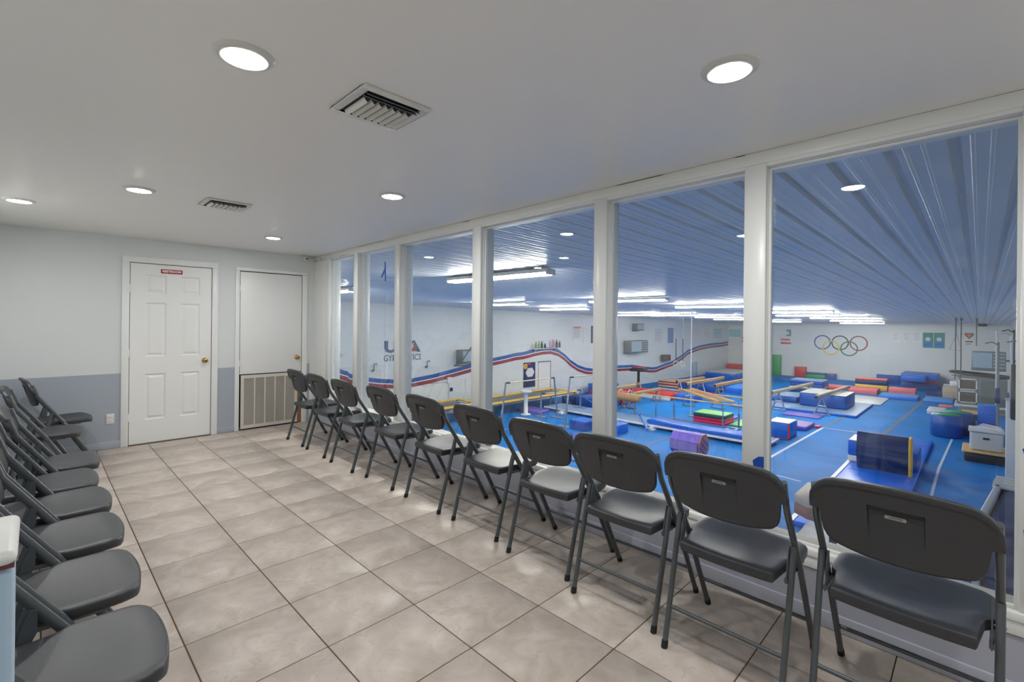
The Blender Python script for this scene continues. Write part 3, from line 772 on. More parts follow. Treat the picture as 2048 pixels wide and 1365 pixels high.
for x in (-.3, .42):
    MB().tube([(x-.07, -.010, .28), (x, -.010, .40), (x+.02, -.010, .52), (x+.07, -.010, .58)], .018, 6).tube([(x-.06, -.010, .50), (x+.01, -.010, .47), (x+.08, -.010, .44)], .012, 6).build('white_figure', mat('emblem_white', (235, 235, 235), .5), lg)
wtext('GYMNASTICS', .36, 0, -.02, EB, lg, 'lettering', .80, .002)

def wallpiece(nm, lbl, cat, x0, x1, z0, z1, m, group=None, thick=.02, extra=None):
    """flat piece on the long wall; z relative to eye height"""
    t = thing(nm, lbl, cat, ((x0+x1)/2, wallY((x0+x1)/2)-.002, (z0+z1)/2+EY), math.atan(-.033), group)
    W, H_ = (x1-x0)/2, (z1-z0)/2
    MB().box((-W, -thick, -H_), (W, 0, H_)).build('sheet', m, t)
    if extra: extra(t, W, H_, -thick)
    return t
def lines(m, n=6, top=None):
    def f(t, W, H_, y):
        b = MB()
        for k in range(n):
            z = H_*.7-k*1.5*H_/n; b.box((-W*.75, y-.002, z-.012), (W*(.75-.3*(k % 2)), y, z+.012))
        b.build('print_lines', m, t)
        if top: MB().box((-W*.8, y-.002, H_*.74), (W*.8, y, H_*.95)).build('heading', top, t)
    return f
PAPER = mat('paper_white', (212, 216, 216), .6); PRINT = mat('print_grey', (130, 140, 150), .6)
def bannerx(t, W, H_, y):
    b = MB(); N = 24
    pts = [(W*.0+.30*(1+.08*math.cos(6*2*PI*k/N))*math.cos(2*PI*k/N), .12+.24*(1+.08*math.cos(6*2*PI*k/N))*math.sin(2*PI*k/N)) for k in range(N)]
    b.prism(pts, -.004, 0, M=Matrix.Translation((.03, y, 0)) @ Matrix(((1,0,0,0),(0,0,1,0),(0,1,0,0),(0,0,0,1)))); b.build('white_cloud', WVIN, t)
    b = MB()
    for k in range(8): a = 2*PI*k/8; b.box((-.3+.09*math.cos(a)-.05, y-.003, .45+.09*math.sin(a)-.05), (-.3+.09*math.cos(a)+.05, y, .45+.09*math.sin(a)+.05))
    b.build('yellow_flower', YEL, t); MB().box((-.2, y-.003, .52), (.1, y, .6)).build('pink_writing', MAG, t)
wallpiece('wall_banner', 'tall navy banner with a white cloud shape and yellow flower', 'banner', 17.6, 18.45, -1.86, -.58, NAVY, extra=bannerx)
dr = wallpiece('wall_door', 'white side door in the long gym wall right of the navy banner', 'door', 18.7, 19.6, -4.05, -.60, WVIN, thick=.03)
MB().tube([(.38, -.03, -.1), (.38, -.09, -.1)], .03, 8).build('handle', GMETAL, dr); MB().box((-.5, -.035, 1.70), (.5, 0, 1.76)).box((.45, -.035, -1.70), (.5, 0, 1.70)).build('door_frame', GMETAL, dr)
d2_ = wallpiece('wall_door', 'grey-blue door at the far end of the long gym wall', 'door', 35.9, 36.9, -3.95, -1.5, mat('door_greyblue', (170, 190, 204), .5), thick=.03)
MB().box((-.34, -.035, .55), (-.26, 0, .95)).build('vision_slot', PRINT, d2_); MB().box((.47, -.04, -1.22), (.53, 0, 1.25)).build('door_frame', GMETAL, d2_)
wallpiece('wall_chart', 'pale printed chart with a pink heading right of the bottle shelf', 'poster', 21.5, 22.3, .5, 1.3, PAPER, extra=lines(PRINT, 7, PINK))
wallpiece('wall_chart', 'pale poster with yellow flowers beside the pink-headed chart', 'poster', 22.45, 23.1, .3, 1.25, PAPER, extra=lines(YEL, 3))
wallpiece('wall_chart', 'dark narrow poster at the right edge of the fourth pane', 'poster', 23.2, 23.6, .3, 1.33, NAVY, extra=lines(PRINT, 5))
wallpiece('wall_chart', 'pair of pale ruled sheets above the hanging rings', 'poster', 30.3, 31.6, .1, 1.25, PAPER, extra=lines(PRINT, 8))
wallpiece('wall_chart', 'tall blue poster right of the pale ruled sheets', 'poster', 32.3, 33.1, .1, 1.2, mat('poster_blue', (110, 140, 180), .5), extra=lines(PINK, 3))
wallpiece('wall_chart', 'pale poster row with pink figures, left of three', 'poster', 35.4, 37.4, .4, 1.15, PAPER, extra=lines(PINK, 3))
wallpiece('wall_chart', 'pale poster row with pink figures, middle of three', 'poster', 38.0, 39.2, .5, 1.12, PAPER, extra=lines(PINK, 3))
wallpiece('wall_chart', 'pale poster row with red caption, right of three', 'poster', 39.9, 41.6, .35, 1.15, mat('poster_pale_blue', (180, 204, 214), .5), extra=lines(RED, 2))
def fpiece(nm, lbl, cat, y1, y0, z0, z1, m, extra=None, group=None, thick=.02):
    t = thing(nm, lbl, cat, (FARX-.002, (y0+y1)/2, (z0+z1)/2+EY), -PI/2, group)
    W, H_ = abs(y1-y0)/2, (z1-z0)/2
    MB().box((-W, -thick, -H_), (W, 0, H_)).build('sheet', m, t)
    if extra: extra(t, W, H_, -thick)
    return t
TEAL = mat('poster_teal', (40, 140, 150), .5)
def tealx(t, W, H_, y):
    MB().lathe([(0, -.004), (W*.45, -.003), (W*.5, 0)], (0, y, H_*.15), 16, axis='Y').build('white_swirl', PAPER, t); MB().box((-W*.8, y-.003, -H_*.8), (W*.8, y, -H_*.4)).build('blue_caption', BLUE, t); MB().box((-W, y-.002, H_*.86), (W, y, H_)).box((-W, y-.002, -H_), (-W*.9, y, H_)).box((W*.9, y-.002, -H_), (W, y, H_)).build('green_border', GREEN, t)
fpiece('wall_poster', 'left one of the two teal and green posters on the far wall', 'poster', 2.80, 2.27, .03, 1.08, TEAL, tealx)
fpiece('wall_poster', 'right one of the two teal and green posters on the far wall', 'poster', 2.23, 1.69, .03, 1.08, TEAL, tealx)
for k, (a, b_) in enumerate(((4.47, 4.02), (3.85, 3.45), (3.35, 2.9))):
    fpiece('wall_notice', ['leftmost faint white notice on the far wall', 'middle faint white notice on the far wall', 'faint white notice next to the teal posters'][k], 'notice', a, b_, .34, 1.08, WVIN, lines(PRINT, 4))
def flagx(t, W, H_, y):
    MB().box((-W, y-.003, -H_), (W, y, -H_*.75)).box((-W, y-.003, -H_*.5), (W*.8, y, -H_*.28)).build('red_stripes', RED, t); MB().box((W*.1, y-.003, H_*.1), (W, y, H_)).build('teal_field', TEAL, t); MB().box((-W*.2, y-.005, H_*.3), (W*.6, y-.003, H_*.7)).build('white_figure', PAPER, t)
fpiece('wall_poster', 'flag poster with red stripes near the left end of the far wall', 'poster', 11.6, 10.85, -.05, 1.14, PAPER, flagx)
fpiece('wall_poster', 'blue, white and red striped poster at the corner of the far wall', 'poster', 14.6, 13.7, .0, 1.1, PAPER, flagx)
fpiece('wall_poster', 'wide pale teal poster at the corner of the far wall', 'poster', 15.7, 14.7, .45, 1.1, mat('poster_pale_teal', (150, 200, 206), .5))
def yieldx(t, W, H_, y):
    MB().prism([(-W, H_), (W, H_), (W*.9, H_*.7), (0, 0), (-W*.9, H_*.7)], -.006, 0, M=Matrix.Translation((0, y, 0)) @ Matrix(((1,0,0,0),(0,0,1,0),(0,1,0,0),(0,0,0,1)))).build('dark_emblem', mat('emblem_brown', (96, 66, 40), .5), t)
    MB().prism([(-W*.7, H_*.85), (W*.7, H_*.85), (0, H_*.2)], -.009, -.004, M=Matrix.Translation((0, y, 0)) @ Matrix(((1,0,0,0),(0,0,1,0),(0,1,0,0),(0,0,0,1)))).build('orange_emblem', ORNG, t)
    MB().box((-W*.8, y-.003, -H_*.5), (W*.8, y, -H_*.3)).box((-W*.8, y-.003, -H_*.85), (W*.6, y, -H_*.75)).build('caption', BLACK, t)
fpiece('wall_poster', 'white notice with an orange and brown shield emblem, right end of the far wall', 'notice', .73, .29, .30, 1.08, WVIN, yieldx)

# bottle shelf
sh = thing('wall_shelf', 'thin white shelf of spray bottles on the wave of the long wall', 'shelf', (19.2, wallY(19.2)-.13, EY+.12), math.atan(-.033))
MB().box((-1.1, -.13, -.015), (1.1, .125, .015)).build('board', WVIN, sh)
for x in (-.8, .8): MB().prism([(0, 0), (.2, 0), (0, -.16)], -.01, .01, M=Matrix.Translation((x, .12, -.015)) @ Matrix(((0,0,1,0),(-1,0,0,0),(0,1,0,0),(0,0,0,1)))).build('bracket', WVIN, sh)
for x, h, m, l in ((18.35, .34, mat('bottle_brown', (170, 120, 100), .3), 'small brown'), (18.60, .36, LIME, 'pale green'), (18.80, .38, DGREEN, 'dark green'), (19.05, .26, NAVY, 'short navy'), (19.65, .46, mat('bottle_pink', (226, 130, 180), .3), 'tall pink'), (19.98, .44, BLACK, 'slim black'), (20.22, .36, NAVY, 'dark blue and white')):
    bt = thing('spray_bottle', l+' bottle standing on the thin white wall shelf', 'bottle', (x, wallY(x)-.14, EY+.136), 0, 'bottles on the wall shelf')
    MB().lathe([(0, 0), (.055, 0), (.06, .02), (.06, h*.6), (.045, h*.72), (.02, h*.8), (.02, h*.86)], n=12).build('body', m, bt)
    MB().lathe([(.028, h*.84), (.028, h*.95), (.018, h), (0, h)], n=10).build('cap', m if 'pink' in l else BLACK, bt)

# ------------------------------------------------------------------ mats and blocks
def boxmat(nm, lbl, cat, x0, x1, y0, y1, h, m, z=0, layers=None, top=None, bev=.03, rz=0, group=None, edge=None):
    """layers: list of (height, material) from the bottom up, each a part"""
    cx, cy = (x0+x1)/2, (y0+y1)/2
    t = thing(nm, lbl, cat, (cx, cy, GZ+z), rz, group); a, b_ = (x1-x0)/2, (y1-y0)/2
    if layers:
        zz = 0
        for (hh, mm) in layers:
            MB().box((-a, -b_, zz+.002), (a, b_, zz+hh-.002)).build('mat_layer', mm, t, bevel=min(bev, hh*.35)); zz += hh
    else:
        MB().box((-a, -b_, .001), (a, b_, h)).build('core', m, t, bevel=min(bev, h*.4))
    hh = sum(l[0] for l in layers) if layers else h
    if top: MB().box((-a+.02, -b_+.02, hh+.0005), (a-.02, b_-.02, hh+.006)).build('top_cover', top, t)
    if edge: MB().box((-a-.004, -b_-.004, hh*.0+.01), (-a+.03, b_+.004, .04)).box((-a-.004, -b_-.004, .01), (-a+.04, -b_+.05, hh)).build('piping', edge, t)
    sm_ = MB()
    sm_.box((-a-.003, -b_+.01, hh*.5-.004), (-a, b_-.01, hh*.5+.004)).box((-a+.01, -b_-.003, hh*.5-.004), (a-.01, -b_, hh*.5+.004))
    if h > .2 or layers: sm_.build('side_seam', NAVY if m not in (NAVY,) else BLACK, t)
    return t
boxmat('landing_mat', 'grey-blue landing mat spread under the thick blue crash mat', 'mat', 25.5, 30.1, 3.85, 8.6, .10, BLUE, top=GREYB)
boxmat('crash_mat', 'thick blue crash mat with a shiny silvery top under the right balance beam', 'mat', 26.85, 29.1, 4.45, 6.4, .64, DBLUE, z=.107, bev=.09, top=LGREY)
boxmat('crash_mat', 'low grey-blue crash mat under the left balance beam', 'mat', 27.35, 29.3, 6.6, 8.2, .30, DBLUE, z=.107, bev=.08, top=GREYB)
boxmat('mat_stack', 'stack of blue mats with a beige band behind the left balance beam', 'mat', 33.0, 34.7, 6.65, 8.4, .7, BLUE, layers=[(.22, NAVY), (.12, BEIGE), (.18, DBLUE), (.2, DBLUE)], top=GREYB)
boxmat('panel_mat', 'long low salmon-pink mat behind the thick crash mat', 'mat', 35.0, 36.3, 4.3, 7.3, .30, PINK)
boxmat('panel_mat', 'grey-white mat lying right of the thick crash mat', 'mat', 30.6, 33.8, 3.6, 5.3, .05, LGREY)
boxmat('folded_mat', 'folded pink, blue and yellow mat standing near the rings mural', 'mat', 37.5, 38.3, 4.1, 5.75, .75, YEL, layers=[(.34, YEL), (.30, NAVY), (.10, PINK)])
boxmat('thin_mat', 'thin purple mat on the floor in front of the landing mat', 'mat', 24.0, 25.0, 4.95, 6.4, .05, PURP)
boxmat('thin_mat', 'thin lilac mat left of the thin purple mat', 'mat', 24.5, 25.2, 7.35, 8.9, .05, LILM)
boxmat('folded_mat', 'small folded purple mat beside the blue box with red edges', 'mat', 20.9, 22.2, 4.72, 5.6, .16, PURP, top=LILM)
boxmat('thin_mat', 'small pink mat corner sticking out beside the folded purple mat', 'mat', 21.9, 22.3, 4.5, 4.68, .07, MAG)
boxmat('soft_block', 'blue box block with red edges and a grey-white top', 'block', 18.85, 19.9, 4.78, 5.5, .58, BLUE, top=WVIN, edge=RED, bev=.05)
boxmat('wedge_mat', 'red-topped low block in front of the blue pile', 'mat', 36.2, 37.0, 2.65, 3.9, .40, PINK)
boxmat('flat_mat', 'blue flat mat in front of the red-topped low block', 'mat', 33.85, 35.6, 2.42, 4.1, .16, BLUE, top=SKY)
boxmat('wedge_mat', 'tilted blue mat lying on the blue pile', 'mat', 39.0, 40.2, 2.4, 3.6, .35, BLUE, z=.6)
boxmat('mat_pile', 'pile of blue mats with a red layer by the far wall', 'mat', 40.3, 42.6, 1.9, 3.7, 1, BLUE, layers=[(.45, DBLUE), (.14, RED), (.40, BLUE)])
boxmat('flat_mat', 'dark flat mat right of the red-topped low block', 'mat', 36.0, 38.0, 1.55, 2.3, .12, NAVY)
boxmat('flat_mat', 'bright blue flat mat behind the thin pink mat', 'mat', 34.2, 36.0, 1.0, 2.2, .12, SKY)
boxmat('thin_mat', 'thin salmon mat in front of the grey equipment cabinet', 'mat', 32.5, 33.3, .95, 1.5, .05, PINK)
boxmat('spring_board', 'small white-grey wedge board alone on the blue floor', 'board', 29.3, 30.5, 1.1, 1.75, .24, LGREY, bev=.06)
boxmat('wall_pad', 'blue pad standing against the far wall behind the blue pile', 'mat', 42.75, 42.96, 3.9, 5.3, .62, DBLUE)
boxmat('standing_mat', 'small red square mat leaning on the far wall', 'mat', 42.6, 42.9, 9.7, 10.5, .80, RED)
boxmat('standing_mat', 'tall green mat standing by the far wall beside the wide post', 'mat', 42.6, 42.9, 11.5, 12.3, 1.65, GREEN)
boxmat('balance_block', 'blue and green striped block along the far wall', 'block', 42.3, 42.8, 8.35, 9.65, .46, GREEN, layers=[(.30, GREEN), (.14, DBLUE)])
boxmat('balance_block', 'blue block with a yellow diagonal along the far wall', 'block', 42.3, 42.8, 7.7, 8.3, .44, DBLUE, top=YEL)
boxmat('standing_mat', 'red mat leaning at the corner behind the far balance beams', 'mat', 41.9, 42.2, 14.3, 15.5, .75, RED)
boxmat('standing_mat', 'orange-red pad standing right of the corner', 'mat', 42.5, 42.8, 13.2, 13.8, .9, RED)
boxmat('long_ramp', 'long white mat ramp lying toward the far corner', 'mat', 37.0, 41.4, 13.1, 15.3, .35, BLUE, top=WVIN)
boxmat('long_mat', 'long red mat with a white side, left of the parallel bars', 'mat', 23.7, 25.0, 11.6, 14.4, .34, RED, edge=None)
boxmat('side_strip', 'white side board of the long red mat', 'board', 23.58, 23.66, 11.6, 14.4, .20, WVIN)
boxmat('soft_block', 'blue block at the right end of the long red mat', 'block', 24.05, 25.1, 10.5, 11.5, .36, BLUE)
boxmat('mat_stack', 'stack of tan and red boards behind the red vault table', 'mat', 28.8, 30.2, 13.7, 15.0, .4, BEIGE, layers=[(.1, BEIGE), (.08, RED), (.1, BEIGE), (.08, RED), (.05, BEIGE)])
boxmat('crash_mat', 'dark blue crash mat under the far balance beams', 'mat', 28.5, 30.4, 11.0, 13.4, .5, DBLUE)
boxmat('crash_mat', 'bright blue mat behind the nearest far balance beam', 'mat', 29.0, 31.5, 9.0, 10.8, .35, BLUE, top=SKY)
boxmat('folded_mat', 'folded pink mat with dark green top under the parallel bars', 'mat', 19.5, 20.5, 7.25, 8.55, .42, MAG, layers=[(.12, MAG), (.12, MAG), (.16, DGREEN)], top=LIME)
boxmat('thin_mat', 'light green mat beside the folded pink mat', 'mat', 19.8, 21.6, 6.2, 7.2, .06, LIME)
boxmat('thin_mat', 'thin grey-purple mat behind the folded pink mat', 'mat', 20.9, 21.9, 7.5, 9.0, .05, PURP)
boxmat('thin_mat', 'wide violet-blue floor reflection laid as a flat sheet below the long white platform', 'mat', 11.2, 14.1, 7.6, 10.6, .05, vin('violet_reflection', (72, 96, 190)))  # purplish reflection on the floor, put in as a coloured flat sheet
boxmat('soft_block', 'blue block on the floor left of the blue foam noodle', 'block', 14.95, 15.7, 9.35, 10.4, .36, BLUE)
boxmat('soft_block', 'blue block with a yellow corner, beside the bars at the fourth pane edge', 'block', 14.5, 15.3, 10.5, 11.2, .36, DBLUE, top=BLUE)
boxmat('thin_mat', 'purple mat on the floor under the training bars', 'mat', 15.7, 16.5, 13.9, 15.2, .14, PURP)
boxmat('long_mat', 'long blue mat behind the trampoline', 'mat', 22.4, 23.9, 14.9, 16.0, .62, BLUE)
boxmat('long_mat', 'red mat beside the long blue mat behind the training bars', 'mat', 20.6, 22.0, 12.6, 14.6, .55, RED, top=None)
boxmat('crash_mat', 'blue crash mat in front of the red mat behind the training bars', 'mat', 19.0, 20.3, 12.6, 14.3, .42, DBLUE)
boxmat('floor_mat', 'green and yellow-topped wedge behind the dark blue drum', 'mat', 26.2, 27.4, -.25, .55, .62, DGREEN, top=WOOD)
boxmat('soft_block', 'bright blue upper block by the right wall', 'block', 24.9, 25.5, -.52, .05, .66, BLUE, z=.50, top=SKY)
boxmat('soft_block', 'bright blue lower block by the right wall', 'block', 23.0, 25.6, -.56, .10, .48, BLUE)

# green-topped drum pair
dm = thing('soft_drum', 'dark blue foam drum with a green top by the right wall', 'block', (23.95, .87, GZ))
MB().lathe([(0, .002), (.42, .002), (.46, .04), (.46, .78), (.42, .82), (0, .82)], n=24).build('drum_body', DBLUE, dm); MB().lathe([(.0, .821), (.40, .821), (.40, .828), (0, .828)], n=24).build('top_cover', GREEN, dm)
dm2 = copy_tree(dm); dm2.location = (24.95, .62, GZ); dm2['label'] = 'dark green foam drum half behind the green-topped drum'

# tumbling track mat running toward the window, with wedge and blocks
tk = thing('tumbling_mat', 'long bright blue tumbling mat with a white edge running to the window', 'mat', (0, 0, GZ))
MB().box((10.9, 1.15, .001), (22.1, 2.68, .10)).build('mat_body', vin('bright_blue', (6, 112, 236), .3), tk, bevel=.03); MB().box((10.9, 2.69, .001), (22.1, 2.78, .09)).build('white_edge', WVIN, tk)
for k in range(7): MB().box((11.2+k*1.6-.006, 1.2, .1003), (11.2+k*1.6+.006, 2.6, .104)).build('fold_seam', DBLUE, tk)
boxmat('soft_block', 'large blue block with a grey-white top on the tumbling mat', 'block', 16.9, 17.9, 1.6, 2.75, .62, BLUE, z=.105, top=WVIN, layers=[(.18, WVIN), (.44, BLUE)])
pn = thing('leaning_mat', 'dark navy curved mat standing on the tumbling mat', 'mat', (16.35, 1.95, GZ+.105))
b = MB(); N = 8; prof = [(.05+.16*math.sin(PI*k/N)*-1, 1.0*k/N) for k in range(N+1)]
vs = [(x, yy, z+.002) for yy in (-.62, .50) for (x, z) in prof] + [(x+.09, yy, z+.002) for yy in (-.62, .50) for (x, z) in prof]; n = N+1; fs = []
for q in range(N): fs += [(q, q+1, n+q+1, n+q), (2*n+q, 3*n+q, 3*n+q+1, 2*n+q+1), (q, 2*n+q, 2*n+q+1, q+1), (n+q, n+q+1, 3*n+q+1, 3*n+q)]
fs += [(0, n, 3*n, 2*n), (N, 2*n+N, 3*n+N, n+N)]
b.add(vs, fs).build('panel', NAVY, pn)
MB().box((-.16, -.70, .002), (.16, -.63, 1.02)).build('yellow_edge', YEL, pn, bevel=.02)
boxmat('soft_block', 'bright blue step block right of the navy standing mat', 'block', 16.9, 18.0, 1.18, 1.52, .50, BLUE, z=.105)

# octagon tumbler
oc = thing('octagon_tumbler', 'purple octagon tumbling block with an orange striped end', 'block', (14.2, 6.35, GZ+.40))
R8 = [(.40*math.cos(PI/8+PI/4*k), .40*math.sin(PI/8+PI/4*k)) for k in range(8)]
MY = Matrix(((1,0,0,0),(0,0,1,0),(0,1,0,0),(0,0,0,1)))
MB().prism([(p[0]*.97, p[1]*.97) for p in R8], -.45, .45, M=MY).build('foam_core', PURP, oc, bevel=.02)
for sg_ in (-1,): MB().prism([(p[0]*.95, p[1]*.95) for p in R8], sg_*.46-.008, sg_*.46+.008, M=MY).build('orange_end', ORNG, oc); MB().box((-.22, -.473, -.05), (.22, -.468, .03), M=Matrix.Rotation(.6, 4, 'Y')).box((-.26, -.473, -.20), (.26, -.468, -.13), M=Matrix.Rotation(.6, 4, 'Y')).box((-.26, -.473, .12), (.26, -.468, .19), M=Matrix.Rotation(.6, 4, 'Y')).build('purple_stripes', PURP, oc)
MB().box((-.41, -.42, -.13), (-.395, .42, .13)).build('purple_face', LILM, oc)

# ------------------------------------------------------------------ beams and bars
def beam(lbl, x0, y0, x1, y1, h, m=SUEDE, legs=True, col=STEEL, ins=.35, zf=.03):
    a = Vector((x0, y0, 0)); b_ = Vector((x1, y1, 0)); L = (b_-a).length; rz = math.atan2(y1-y0, x1-x0)
    t = thing('balance_beam', lbl, 'balance beam', (x0, y0, GZ), rz, 'balance beams')
    s_ = MB().box((0, -.06, h-.16), (L, .06, h)).build('beam_body', m, t, bevel=.02)
    MB().box((-.006, -.055, h-.15), (.0, .055, h-.01)).build('end_cap', BLACK, t)
    for x, z in ((ins, .03), (L-.35, zf)):
        MB().tube([(x, 0, h-.16), (x-.06, -.28, z)], .032, 8).tube([(x, 0, h-.16), (x-.06, .28, z)], .032, 8).tube([(x-.06, -.34, z), (x-.06, .34, z)], .03, 8).build('leg', col, t)
        MB().tube([(x-.03, -.16, h*.42), (x-.03, .16, h*.42)], .04, 8).build('height_clamp', CHROME, t)
    return t
beam('suede balance beam over the low grey-blue crash mat, left of the sixth pane', 24.4, 6.95, 29.95, 6.5, .98, ins=.9, zf=.14)
beam('suede balance beam over the thick crash mat, middle of the sixth pane', 24.4, 5.15, 29.95, 4.85, .98, ins=.9, zf=.14)
beam('tan balance beam farthest back in the fifth pane', 25.2, 12.0, 28.4, 11.8, .95, TAN)
beam('tan low balance beam farthest left in the fifth pane', 19.8, 12.1, 23.5, 12.1, .70, TAN, col=GMETAL)
beam('tan balance beam in the middle of the fifth pane', 22.7, 10.32, 27.0, 10.13, 1.2, TAN, col=GMETAL)
beam('tan balance beam at the right of the fifth pane', 23.1, 9.08, 27.4, 8.95, 1.2, TAN, col=GMETAL)
beam('tan padded beam at the right of the fourth pane', 18.4, 12.0, 20.6, 11.9, 1.15, TAN, col=GMETAL)

pb = thing('parallel_bars', 'pair of wooden parallel bars on chrome posts in the fifth pane', 'parallel bars', (0, 0, GZ))
for (x, ha, hb) in ((17.7, 1.18, 1.18), (19.3, 1.25, 1.25)):
    MB().tube([(x, 5.6, ha), (x, 9.9, hb)], .028, 8).build('rail', WOOD, pb)
    for yy in (6.65, 9.3):
        zb = .19 if x < 18 else .04
        MB().tube([(x, yy, zb), (x, yy, .62)], .034, 10).build('post_sleeve', STEEL, pb)
        MB().tube([(x, yy, .62), (x, yy, 1.02), (x, yy+.04, 1.12), (x, yy, 1.17)], .02, 8).build('post', CHROME, pb)
for yy in (6.65, 9.3): MB().box((18.15, yy-.05, .001), (19.4, yy+.05, .05)).box((17.6, yy-.05, .185), (18.2, yy+.05, .215)).build('cross_base', STEEL, pb)
MB().box((19.24, 6.6, .001), (19.36, 9.35, .04)).build('side_base', STEEL, pb)
MB().tube([(19.3, 7.6, 1.25), (19.3, 8.4, 1.25)], .06, 10).build('red_pad', RED, pb)
ld = thing('wooden_ladder', 'orange-brown wooden ladder leaning on the parallel bars', 'ladder', (17.25, 6.35, GZ+1.30), math.radians(48.5))
LW = mat('ladder_wood', (214, 150, 84), .5, noise=.1, scale=6)
for s_ in (-.27, .27): MB().box((0, s_-.03, 0), (3.4, s_+.03, .07)).build('side_rail', LW, ld)
for k in range(12): MB().tube([(.2+k*.27, -.25, .035), (.2+k*.27, .25, .035)], .018, 6).build('rung', WOOD, ld)

# pommel horse
ph = thing('pommel_horse', 'tan leather pommel horse on a chrome stand left of the parallel bars', 'pommel horse', (18.3, 10.95, GZ))
def prof_(h0, r): return [(r*math.cos(2*PI*k/14)*1.05, h0+r*math.sin(2*PI*k/14)) for k in range(14)]
b = MB(); ys = [(-.62, .10), (-.58, .15), (-.4, .175), (.6, .175), (.8, .15), (.84, .10)]; vs = []
for (yy, r) in ys: vs += [(x, yy, z) for (x, z) in prof_(.86, r)]
fs = [(i*14+k, i*14+(k+1) % 14, (i+1)*14+(k+1) % 14, (i+1)*14+k) for i in range(5) for k in range(14)] + [tuple(range(14)), tuple(range(70, 84))]
b.add(vs, fs, 0, True).build('horse_body', TAN, ph)
for yy in (-.1, .35): MB().tube([(-.13, yy, 1.0), (-.12, yy, 1.13), (0, yy, 1.17), (.12, yy, 1.13), (.13, yy, 1.0)], .02, 8).build('pommel', WVIN, ph)
for yy in (-.35, .55): MB().tube([(0, yy, .70), (0, yy, .03)], .04, 8).box((-.4, yy-.04, .001), (.4, yy+.04, .05)).build('stand_leg', GMETAL, ph)
MB().tube([(0, -.45, .72), (0, .65, .05)], .012, 6).build('tension_chain', CHROME, ph)
# vault
vt = thing('vault_table', 'black and red vault table standing before the long wall', 'vault', (25.6, 14.6, GZ), .3)
MB().prism([(-.6, -.42), (.35, -.46), (.55, 0), (.35, .46), (-.6, .42)], 1.25, 1.42).build('vault_top', BLACK, vt, bevel=.05); MB().prism([(-.1, -.38), (.3, -.40), (.45, 0), (.3, .40), (-.1, .38)], 1.425, 1.46).build('red_panel', RED, vt, bevel=.01)
MB().tube([(0, 0, 1.25), (0, 0, .5)], .08, 10).build('column', BLACK, vt); MB().tube([(0, 0, .6), (-.4, -.35, .03)], .04, 8).tube([(0, 0, .6), (-.4, .35, .03)], .04, 8).tube([(0, 0, .6), (.45, 0, .03)], .04, 8).build('splayed_legs', TAN, vt)

# uneven training bars
def ubar(lbl, p, q, h, lean, zq=.02):
    t = thing('training_bar', lbl, 'gymnastic bar', (0, 0, GZ), 0, 'training bars behind the fourth pane')
    P, Q = Vector((p[0], p[1], h)), Vector((q[0], q[1], h))
    MB().tube([P, Q], .024, 8).build('rail', BEIGE, t)
    for (V, s_) in ((P, 1), (Q, -1)):
        d = (Q-P).normalized()*s_
        foot = Vector((V.x, V.y, .02 if s_ > 0 else zq))-Vector((d.x, d.y, 0))*lean
        MB().tube([foot, V-Vector((0, 0, .0))], .035, 8).build('upright', STEEL, t)
        MB().tube([V, V+d*.22], .034, 8).build('grip_sleeve', NAVY, t)
        MB().tube([(foot+(V-foot)*.33), (foot+(V-foot)*.36)], .06, 8).build('clamp', CHROME, t)
        MB().box((foot.x-.12, foot.y-.3, foot.z-.015), (foot.x+.12, foot.y+.3, foot.z+.01)).build('foot_plate', STEEL, t)
        MB().tube([foot+(V-foot)*.7, Vector((foot.x-d.x*.9, foot.y-.8, .03))], .006, 5).build('guy_cable', CHROME, t)
    return t
ubar('high training bar with leaning grey uprights, left in the fourth pane', (12.75, 12.95), (15.6, 12.9), 1.74, .25)
ubar('low training bar in front of the purple mat', (15.45, 13.5), (17.75, 13.1), 1.0, .0, .2)
ubar('tall training bar at the right edge of the fourth pane', (14.95, 11.55), (17.2, 11.5), 1.92, .3, .2)
ck = thing('chalk_stand', 'white chalk stand with a round top between the training bars', 'stand', (15.3, 14.25, GZ))
MB().lathe([(0, .001), (.22, .001), (.22, .04), (.09, .07), (.085, .9), (.11, .93)], n=14).build('column', WVIN, ck); MB().lathe([(.11, .93), (.24, 1.0), (.25, 1.08), (.20, 1.08), (.12, 1.0), (0, 1.0)], n=16).build('chalk_bowl', WVIN, ck)

# trampoline with yellow pads
def tramp(lbl, x0, x1, y0, y1, h):
    t = thing('trampoline', lbl, 'trampoline', (0, 0, GZ), 0, 'trampolines along the long wall')
    MB().box((x0, y0, h-.05), (x1, y0+.28, h)).build('yellow_pad', YEL, t, bevel=.015); MB().box((x0, y1-.28, h-.05), (x1, y1, h)).build('yellow_pad', YEL, t, bevel=.015)
    MB().box((x0, y0+.28, h-.05), (x0+.28, y1-.28, h)).build('yellow_pad', YEL, t, bevel=.015); MB().box((x1-.28, y0+.28, h-.05), (x1, y1-.28, h)).build('yellow_pad', YEL, t, bevel=.015)
    MB().box((x0+.4, y0+.4, h-.07), (x1-.4, y1-.4, h-.06)).build('bounce_bed', mat('mesh_grey', (112, 116, 118), .7), t)
    n = int((x1-x0)/1.6)
    for k in range(n+1):
        x = x0+.1+(x1-x0-.2)*k/n
        for yy in (y0+.08, y1-.08): MB().tube([(x, yy, .001), (x, yy, h-.05)], .03, 8).build('leg', GMETAL, t)
    MB().tube([(x0+.05, y0+.06, h-.08), (x1-.05, y0+.06, h-.08)], .03, 8).tube([(x0+.05, y1-.06, h-.08), (x1-.05, y1-.06, h-.08)], .03, 8).build('frame_rail', GMETAL, t)
    return t
tramp('long yellow-edged trampoline in the middle of the third and fourth panes', 10.0, 15.4, 12.75, 14.9, .92) if False else None
